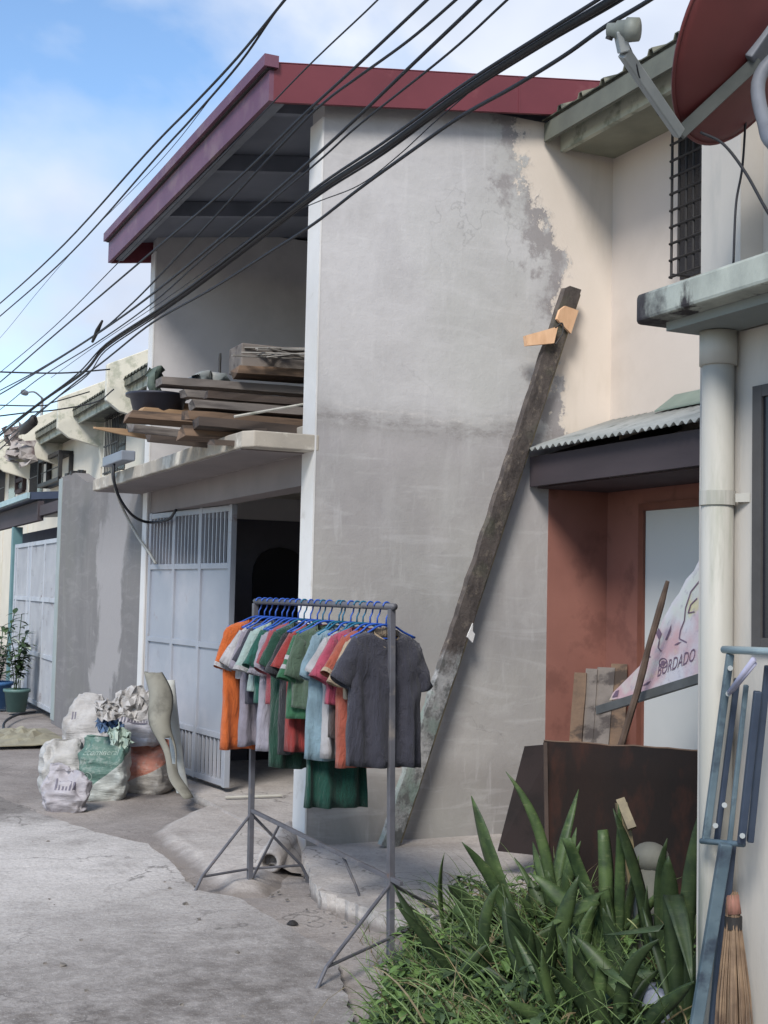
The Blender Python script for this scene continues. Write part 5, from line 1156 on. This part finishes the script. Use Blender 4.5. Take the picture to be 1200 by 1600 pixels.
    if collar is not None and not body_only:
        cb = MB(); c0 = [p+(p-top).normalized()*.002 for p in rows[0]]
        cb.grid([[p*1.0+(top-p)*.10+Vector((0, 0, .006)) for p in c0], [p+Vector((0, 0, -.024))+((p-top)*Vector((1, 1, 0))).normalized()*.004 for p in c0]], closed=True); cb.build('collar', collar, t, smooth=True)
        if collar is not m:
            lb = MB(); lb.grid([[B(nk*.98*u, .012-.012*u*u+.004, .008-.012*abs(u)-.050*q*(1-.5*u*u)) for u in [-1+.2*k for k in range(11)]] for q in (0, .5, 1)]); lb.build('neck_lining', collar, t, smooth=True, solid=.002)
    return t
def hanger(label, s, yaw, m, half=.17, shift=0.0):
    hk = TN.lerp(TF, s)+across*shift; ax = (across*math.cos(yaw)+rail*math.sin(yaw)); Z = Vector((0, 0, 1))
    t = thing('hanger', label, 'hanger', hk-Z*.1, 'hangers on the clothes rack')
    pts = [hk+ax*(-.021*math.sin(a))+Z*(.021*math.cos(a)) for a in [1.9-k*.3 for k in range(14)]]
    pts = [hk+ax*(.0205*math.sin(a))+Z*(.0205*math.cos(a)) for a in [-1.5+k*.28 for k in range(14)]]+[hk+ax*.012-Z*.035, hk-Z*.055, hk-Z*.085]
    MB().tube(pts, .0042, 8).build('hook', m, t, smooth=True)
    a = hk-Z*.085
    b = MB(); b.tube(smoothline([a-ax*half-Z*.062, a-ax*half*.6-Z*.036, a-ax*.05-Z*.008, a, a+ax*.05-Z*.008, a+ax*half*.6-Z*.036, a+ax*half-Z*.062], 3), .0052, 8); b.tube([a-ax*half-Z*.062, a-Z*.066, a+ax*half-Z*.062], .0045, 8); b.build('shoulder_bar', m, t, smooth=True)
CL = {n: cloth(n, *c) for n, c in dict(charcoal=((62, 62, 72), (54, 54, 63)), beige=((166, 148, 126),), salmon=((156, 82, 66),), pink=((158, 70, 90),), brown=((66, 54, 52),), ltblue=((122, 146, 158),), dkteal=((30, 72, 62), (25, 62, 54)), sage=((80, 98, 82),), green=((52, 98, 70),), red=((142, 56, 54),), black=((46, 46, 50),), dkgreen=((34, 66, 54),), rose=((142, 68, 76),), mint=((150, 168, 164),), lilac=((156, 152, 163),), teal=((38, 88, 78),), navy=((50, 50, 62),), lavender=((136, 130, 141),), white=((168, 166, 168),), orange=((184, 94, 46), (168, 82, 38)), tan=((200, 140, 96),)).items()}
HL = ['blue hanger holding the charcoal tee', 'blue hanger holding the beige tee', 'blue hanger holding the salmon-red tee', 'teal hanger holding the bright pink tee', 'teal hanger holding the dark brown tee', 'blue hanger holding the white top in the near half', 'teal hanger holding the pale blue tee', 'teal hanger holding the long dark green garment', 'blue hanger holding the sage tee', 'teal hanger holding the green striped-sleeve tee', 'blue hanger holding the red tee', 'blue hanger holding the faded black tee', 'teal hanger holding the bottle green tee', 'blue hanger holding the rose tee', 'blue hanger holding the lilac-white tee', 'blue hanger holding the short teal tee', 'blue hanger holding the mint tee', 'blue hanger holding the navy-black tee', 'blue hanger holding the lavender tee', 'blue hanger holding the short white top beside orange', 'blue hanger holding the orange tee']
ROW = [  # s, half, length, yaw, cloth, label, kwargs
 (.030, .222, .61, .10, 'charcoal', 'charcoal tee at the near end of the rack, worn beige collar', dict(collar=CL['beige'], seed=1, sleeve=.09, sdrop=.11)),
 (.085, .185, .30, -.02, 'beige', 'beige tee just behind the charcoal one', dict(seed=2, sleeve=.07)),
 (.130, .195, .63, .2, 'salmon', 'salmon-red tee with pale edge, third from the near end', dict(seed=3, sleeve=.07, cuff=CL['beige'])),
 (.175, .20, .36, .04, 'pink', 'bright pink tee showing its sleeve behind the salmon one', dict(seed=4, sleeve=.09, sdrop=.12)),
 (.215, .165, .50, .10, 'brown', 'dark brown tee between the pink and the pale blue ones', dict(seed=5, sleeve=.06)),
 (.255, .165, .60, .06, 'white', 'white top whose hem shows under the dark brown tee', dict(seed=6, sleeve=.05)),
 (.310, .205, .63, .2, 'ltblue', 'pale blue long tee in the middle of the rack', dict(seed=7, sleeve=.08, sdrop=.14)),
 (.335, .165, .86, .02, 'dkteal', 'dark green long garment hanging lowest of all on the rack', dict(seed=8, body_only=True, flare=1.16, name='long_skirt', cat='garment', dep=.026)),
 (.405, .20, .40, -.04, 'sage', 'sage green tee behind the pale blue one', dict(seed=9, sleeve=.08, sdrop=.13)),
 (.450, .205, .45, .2, 'green', 'green tee with two white sleeve stripes', dict(seed=10, sleeve=.10, sdrop=.10, cuff=CL['white'], stripe=1)),
 (.490, .175, .62, -.04, 'red', 'red tee whose hem hangs between the green and black ones', dict(seed=11, sleeve=.06)),
 (.540, .20, .64, .2, 'black', 'faded black tee in the middle of the rack, behind the red one', dict(seed=12, sleeve=.09, sdrop=.13)),
 (.590, .20, .72, .06, 'dkgreen', 'bottle green long tee hanging below its neighbours', dict(seed=13, sleeve=.06)),
 (.635, .205, .42, .18, 'rose', 'rose tee with a grey cuff, between black and white ones', dict(seed=14, sleeve=.09, sdrop=.14, cuff=CL['lavender'])),
 (.680, .195, .64, -.06, 'lilac', 'lilac-white tee with a ragged hem behind the rose one', dict(seed=15, sleeve=.08, sdrop=.16)),
 (.725, .20, .42, .22, 'teal', 'short teal tee beside the mint one', dict(seed=16, sleeve=.08)),
 (.765, .205, .36, -.08, 'mint', 'short mint-white tee toward the far end', dict(seed=17, sleeve=.09, cuff=CL['white'])),
 (.820, .20, .44, .2, 'navy', 'navy-black tee toward the far end of the rack', dict(seed=18, sleeve=.07)),
 (.870, .178, .66, -.05, 'lavender', 'greyish lavender long tee next to the orange one', dict(seed=19, sleeve=.08, sdrop=.13)),
 (.915, .175, .30, .02, 'white', 'short white top showing at the shoulder beside the orange tee', dict(seed=20, sleeve=.07)),
 (.965, .240, .70, .10, 'orange', 'orange tee with a white cuff at the far end of the rack', dict(seed=21, sleeve=.10, sdrop=.16, cuff=CL['white'])),
]
for i, (s, half, ln, yaw, cn, lab, kw) in enumerate(ROW):
    tee(lab, s, half, ln, yaw, CL[cn], collar=kw.pop('collar', CL[cn]), **kw)
    hanger(HL[i]+' on the clothes rack', s, yaw+rnd.uniform(-.12, .12), M_BLUEH if i not in (3, 4, 6, 7, 9, 12) else M_TEALH, half=half*.78)

# ------------------------------------------------------------------ plants at lower right
def zone(): 
    while True:
        x, y = rnd.uniform(1.9, 3.6), rnd.uniform(3.9, 6.4)
        p = Vector((x, y))
        # outline of the bed on the ground
        if y < 3.9+0 or x > 3.4 and y < 4.2: continue
        if x < 2.03+max(0, (y-4.6))*.66: continue
        return x, y
lf, lf2_, gr = MB(), MB(), MB(); rr_ = random.Random(33)
def edgef(x, y): return min(1, max(0, (x-2.03-max(0, (y-4.6))*.66)/.55))
for k in range(9000):                                   # low creeping weeds, thick at the front left, thin in the shade
    x, y = zone(); ef = edgef(x, y); h = rr_.uniform(0, .06+.13*ef)*rr_.uniform(.3, 1)
    if rr_.random() > .80-.30*max(0, min(1, (x-2.5)/.5))+.5*mnoise.noise((x*5, y*5, 0)): continue
    a = rr_.uniform(0, 6.28); s = rr_.uniform(.014, .034)*(1 if rr_.random() < .85 else 1.6)
    leaf(lf if rr_.random() < .6-.3*max(0, min(1, (x-2.5)/.5)) else lf2_, (x, y, -.085+h), (math.cos(a), math.sin(a), rr_.uniform(-.4, .9)), (0, 0, 1), s*rr_.uniform(1.5, 2.6), s*rr_.uniform(.7, 1.1), rr_.uniform(.2, 1.2), n=3, fold=rr_.uniform(0, .5))  # share of dark leaves rises to the right, painting in the shade there
for k in range(170):                                    # sprigs: a thin stem with pairs of leaves
    x, y = zone()
    if x > 2.8 and rr_.random() < .35: continue
    h = rr_.uniform(.08, .18+.12*edgef(x, y)); a0 = rr_.uniform(0, 6.28); root = Vector((x, y, -.09)); tip = root+Vector((math.cos(a0)*h*.5, math.sin(a0)*h*.5, h))
    pts = smoothline([root, root.lerp(tip, .5)+Vector((0, 0, .03)), tip], 4); w_ = lf if rr_.random() < .5 else lf2_; w_.tube(pts, .0018, 4, cap=False)
    for j, q in enumerate(pts[2:]):
        for sg_ in (0, math.pi): a = a0+j*1.57+sg_+rr_.uniform(-.4, .4); leaf(w_, q, (math.cos(a), math.sin(a), rr_.uniform(-.2, .7)), (0, 0, 1), rr_.uniform(.03, .085), rr_.uniform(.014, .042), rr_.uniform(.2, 1), n=3, fold=rr_.uniform(0, .5))
tag(lf.build('weeds', M_LEAF, recalc=False, origin=(0, 0, 0)), kind='stuff'); tag(lf2_.build('weeds', M_LEAF2, recalc=False, origin=(0, 0, 0)), kind='stuff')
def blade(b, root, d, ln, w, droop):
    d = Vector(d).normalized(); p = Vector(root); side = d.cross(CF).normalized(); side = (side*math.cos(.5)+d.cross(side)*rr_.uniform(-.6, .6)).normalized(); rows = []; n = 8
    for i in range(n+1):
        t_ = i/n; ww = w/2*(1-t_**1.6*.95); rows.append([p-side*ww, p+side*ww]); d = (d-Vector((0, 0, droop/n*(.4+2*t_)))).normalized(); p = p+d*(ln/n)
    b.grid(rows)
dry = MB(); grd = MB()
for k in range(4200):
    x, y = zone()
    if mnoise.noise((x*3.1, y*3.1, 9)) < rr_.uniform(-.5, .35): continue
    a = rr_.uniform(0, 6.28); q = rr_.random(); blade(gr if q < .5 else grd if q < .9 else dry, (x, y, -.09), (math.cos(a)*.7, math.sin(a)*.7, 1), rr_.uniform(.12, .62)*(.45+.55*edgef(x, y)), rr_.uniform(.003, .009), rr_.uniform(.1, 2.2))
for k in range(90):                                     # long arching blades
    x, y = zone()
    if edgef(x, y) < .3: continue
    a = rr_.uniform(2.2, 5.2); blade(gr if k % 3 else dry, (x, y, -.06), (math.cos(a)*.6, math.sin(a)*.6, 1), rr_.uniform(.4, .72), rr_.uniform(.006, .011), rr_.uniform(1.2, 2.6))
for k in range(70):
    x, y = P(600+rr_.uniform(-40, 70), 1490+rr_.uniform(-70, 50), Z=-.09).xy; a = rr_.uniform(0, 6.28); blade(gr if rr_.random() < .6 else dry, (x, y, -.09), (math.cos(a)*.5, math.sin(a)*.5, 1), rr_.uniform(.06, .16), .004, rr_.uniform(.1, 1.2))
for k in range(160):
    x, y = zone(); a = rr_.uniform(0, 6.28); leaf(dry, (x, y, -.08+rr_.uniform(0, .2)*edgef(x, y)), (math.cos(a), math.sin(a), rr_.uniform(-.3, .3)), (0, 0, 1), rr_.uniform(.04, .13), rr_.uniform(.012, .03), rr_.uniform(.2, 1), n=4, fold=.5)
tag(gr.build('grass', M_GRASS, recalc=False, origin=(0, 0, 0)), kind='stuff'); tag(grd.build('grass', M_GRASSD, recalc=False, origin=(0, 0, 0)), kind='stuff'); tag(dry.build('dry_grass', M_DRY, recalc=False, origin=(0, 0, 0)), kind='stuff')
# sword-leaved plants: each leaf given by where its tip and foot stand
SW = [
 ('big tilted sword-leaf plant at the left of the bed, pointing at the wall', [((728, 1256), (806, 1352), .135), ((686, 1348), (770, 1420), .05), ((690, 1388), (775, 1428), .045), ((745, 1300), (800, 1400), .05)], 6.0, M_SWORD),
 ('low sword-leaf plant sprawling toward the raised apron', [((618, 1380), (700, 1455), .055), ((640, 1400), (704, 1462), .04), ((660, 1420), (700, 1470), .035)], 5.45, M_SWORDD),
 ('sword-leaf plant with one pale upright leaf before the rusty panel', [((866, 1224), (868, 1400), .05), ((852, 1190), (872, 1400), .05), ((880, 1290), (872, 1410), .05), ((820, 1310), (868, 1420), .06), ((905, 1320), (874, 1415), .05), ((838, 1330), (864, 1440), .05)], 6.2, M_SWORD),
 ('dense sword-leaf clump in the middle of the bed', [((918, 1275), (965, 1470), .07), ((908, 1290), (950, 1480), .06), ((985, 1240), (968, 1470), .035), ((945, 1300), (962, 1480), .07), ((1000, 1330), (968, 1480), .06), ((925, 1380), (958, 1500), .06), ((890, 1340), (950, 1490), .06), ((1010, 1370), (970, 1500), .06)], 5.6, M_SWORD),
 ('dark sword-leaf clump growing right beside the rusty panel', [((975, 1265), (1030, 1440), .07), ((1040, 1330), (1034, 1450), .08), ((1010, 1300), (1032, 1450), .06), ((1062, 1340), (1040, 1460), .06), ((1085, 1380), (1045, 1470), .05), ((1000, 1390), (1030, 1480), .06)], 5.5, M_SWORDD),
 ('tall dark sword-leaf plant against the downpipe', [((1078, 1196), (1072, 1500), .06), ((1062, 1250), (1068, 1500), .06), ((1088, 1240), (1076, 1500), .045), ((1050, 1330), (1066, 1510), .06), ((1082, 1320), (1076, 1510), .06), ((1040, 1410), (1062, 1520), .05)], 4.75, M_SWORDD),
 ('front sword-leaf clump with broad drooping leaves near the bucket', [((890, 1450), (960, 1590), .07), ((912, 1560), (958, 1600), .05), ((940, 1440), (966, 1600), .06), ((860, 1480), (950, 1600), .05)], 4.75, M_SWORDD),
 ('sword-leaf plant half buried in grass at the middle of the bed', [((760, 1420), (830, 1520), .05), ((800, 1400), (835, 1530), .055), ((850, 1400), (845, 1530), .06), ((880, 1430), (850, 1540), .05), ((820, 1450), (842, 1540), .05)], 5.2, M_SWORDD),
]
for i, (lab, lv, dep_, mm) in enumerate(SW):
    b = MB()
    for j, (tip, ft, w) in enumerate(lv):
        p0 = P(*ft, d=dep_); p1 = P(*tip, d=dep_+rr_.uniform(-.12, .12)); v = p1-p0
        g0 = p0-v.normalized()*.05
        if g0.z > -.08: g0 = g0+Vector((v.x*-.15, v.y*-.15, -(g0.z+.09)))
        sword(b, g0, p1-g0, (p1-g0).length, w, i*10+j, bend=.34, twist=rr_.uniform(-1.1, 1.1))
    ft0 = P(*lv[0][1], d=dep_)
    for j in range(3 if i > 2 else 1):
        a = rr_.uniform(0, 6.28); root = Vector((ft0.x+rr_.uniform(-.08, .08), ft0.y+rr_.uniform(-.08, .08), -.09)); sword(b, root, Vector((math.cos(a)*.6, math.sin(a)*.6, 1)), rr_.uniform(.3, .55), rr_.uniform(.03, .055), 500+i*7+j, bend=rr_.uniform(.5, .9), twist=rr_.uniform(-1, 1))
    o = b.build('sword_plant', mm, smooth=True, recalc=False, solid=.003); tag(o, lab, 'plant', 'sword-leaf plants in the bed')
CLP = [((720, 1400), 6.2, 9), ((790, 1370), 6.35, 10), ((900, 1400), 6.1, 11), ((960, 1420), 5.8, 12), ((1030, 1440), 5.5, 12), ((840, 1470), 5.5, 10), ((910, 1500), 5.3, 12), ((980, 1520), 5.1, 12), ((1050, 1530), 4.95, 12), ((900, 1570), 4.85, 8), ((1075, 1460), 5.1, 9), ((760, 1470), 5.5, 7)]
CLL = ['strap-leaf clump at the upper left of the bed, beside the raised apron', 'strap-leaf clump below the dark plywood board', 'strap-leaf clump before the left half of the rusty panel', 'strap-leaf clump around the pale split stick', 'strap-leaf clump under the right half of the rusty panel', 'strap-leaf clump half sunk in grass at the middle left of the bed', 'strap-leaf clump in the very middle of the bed', 'strap-leaf clump holding the pale yellow leaf', 'strap-leaf clump just above the grey bucket', 'strap-leaf clump at the front edge among the grass', 'strap-leaf clump crowded against the downpipe', 'small strap-leaf clump in the grassy left part of the bed']
for i, ((px, py), dp_, n_) in enumerate(CLP):
    c = P(px, py, d=dp_); b = MB(); b2 = MB()
    for j in range(n_):
        a = rr_.uniform(0, 6.28); tl_ = rr_.uniform(.15, 1.5); root = Vector((c.x+.06*math.cos(a), c.y+.06*math.sin(a), -.09))
        ln_ = rr_.uniform(.34, .60)*(1-.2*tl_); sword(b, root, Vector((math.cos(a)*tl_, math.sin(a)*tl_, 1)), ln_, rr_.uniform(.045, .085), 900+i*31+j, bend=rr_.uniform(.15, .75), twist=rr_.uniform(-1.4, 1.4))
    tag(b.build('strap_plant', M_SWORD if (i % 3 == 0) else M_SWORDD if i % 3 == 1 else M_SWORDM, smooth=True, recalc=False, solid=.002), CLL[i], 'plant', 'strap-leaf plants in the bed')
# a pale split stump and a grey lump showing among them, one yellow leaf
b = MB(); a = P(968, 1246, d=5.9); q = P(990, 1300, d=5.8); e1 = Vector((q.x+.08, q.y, -.08))
b.bar(a.lerp(q, .05), q.lerp(a, .1), .04, .02, up=CF); b.bar(a.lerp(q, .2)+CF*.03, e1, .05, .05, up=CF)
tag(b.build('split_stick', M_DRY), 'pale split stick standing among the sword leaves', 'stick')
c = P(1016, 1330, d=5.75); b = MB(); b.grid([[c+Vector((.085*math.sin(u)*math.cos(v), .085*math.sin(u)*math.sin(v), .07*math.cos(u)-.03)) for v in [k*math.pi/10 for k in range(20)]] for u in [.02+i*.3 for i in range(11)]], closed=True)
b.tube([c-Vector((0, 0, .05)), Vector((c.x, c.y, -.1))], .07, 12)
tag(b.build('grey_lump', mat('lump', (104, 104, 96), (82, 82, 76), 6), smooth=True), 'rounded grey pot base half hidden in the sword leaves', 'pot')
b = MB(); leaf(b, P(980, 1436, d=4.9), CR*.8-CU*.7, CU, .075, .05, .2); tag(b.build('fallen_leaf', mat('yellow_leaf', (190, 196, 140), (170, 176, 120), 9), recalc=False), 'single pale yellow leaf caught in the dark clump', 'leaf')
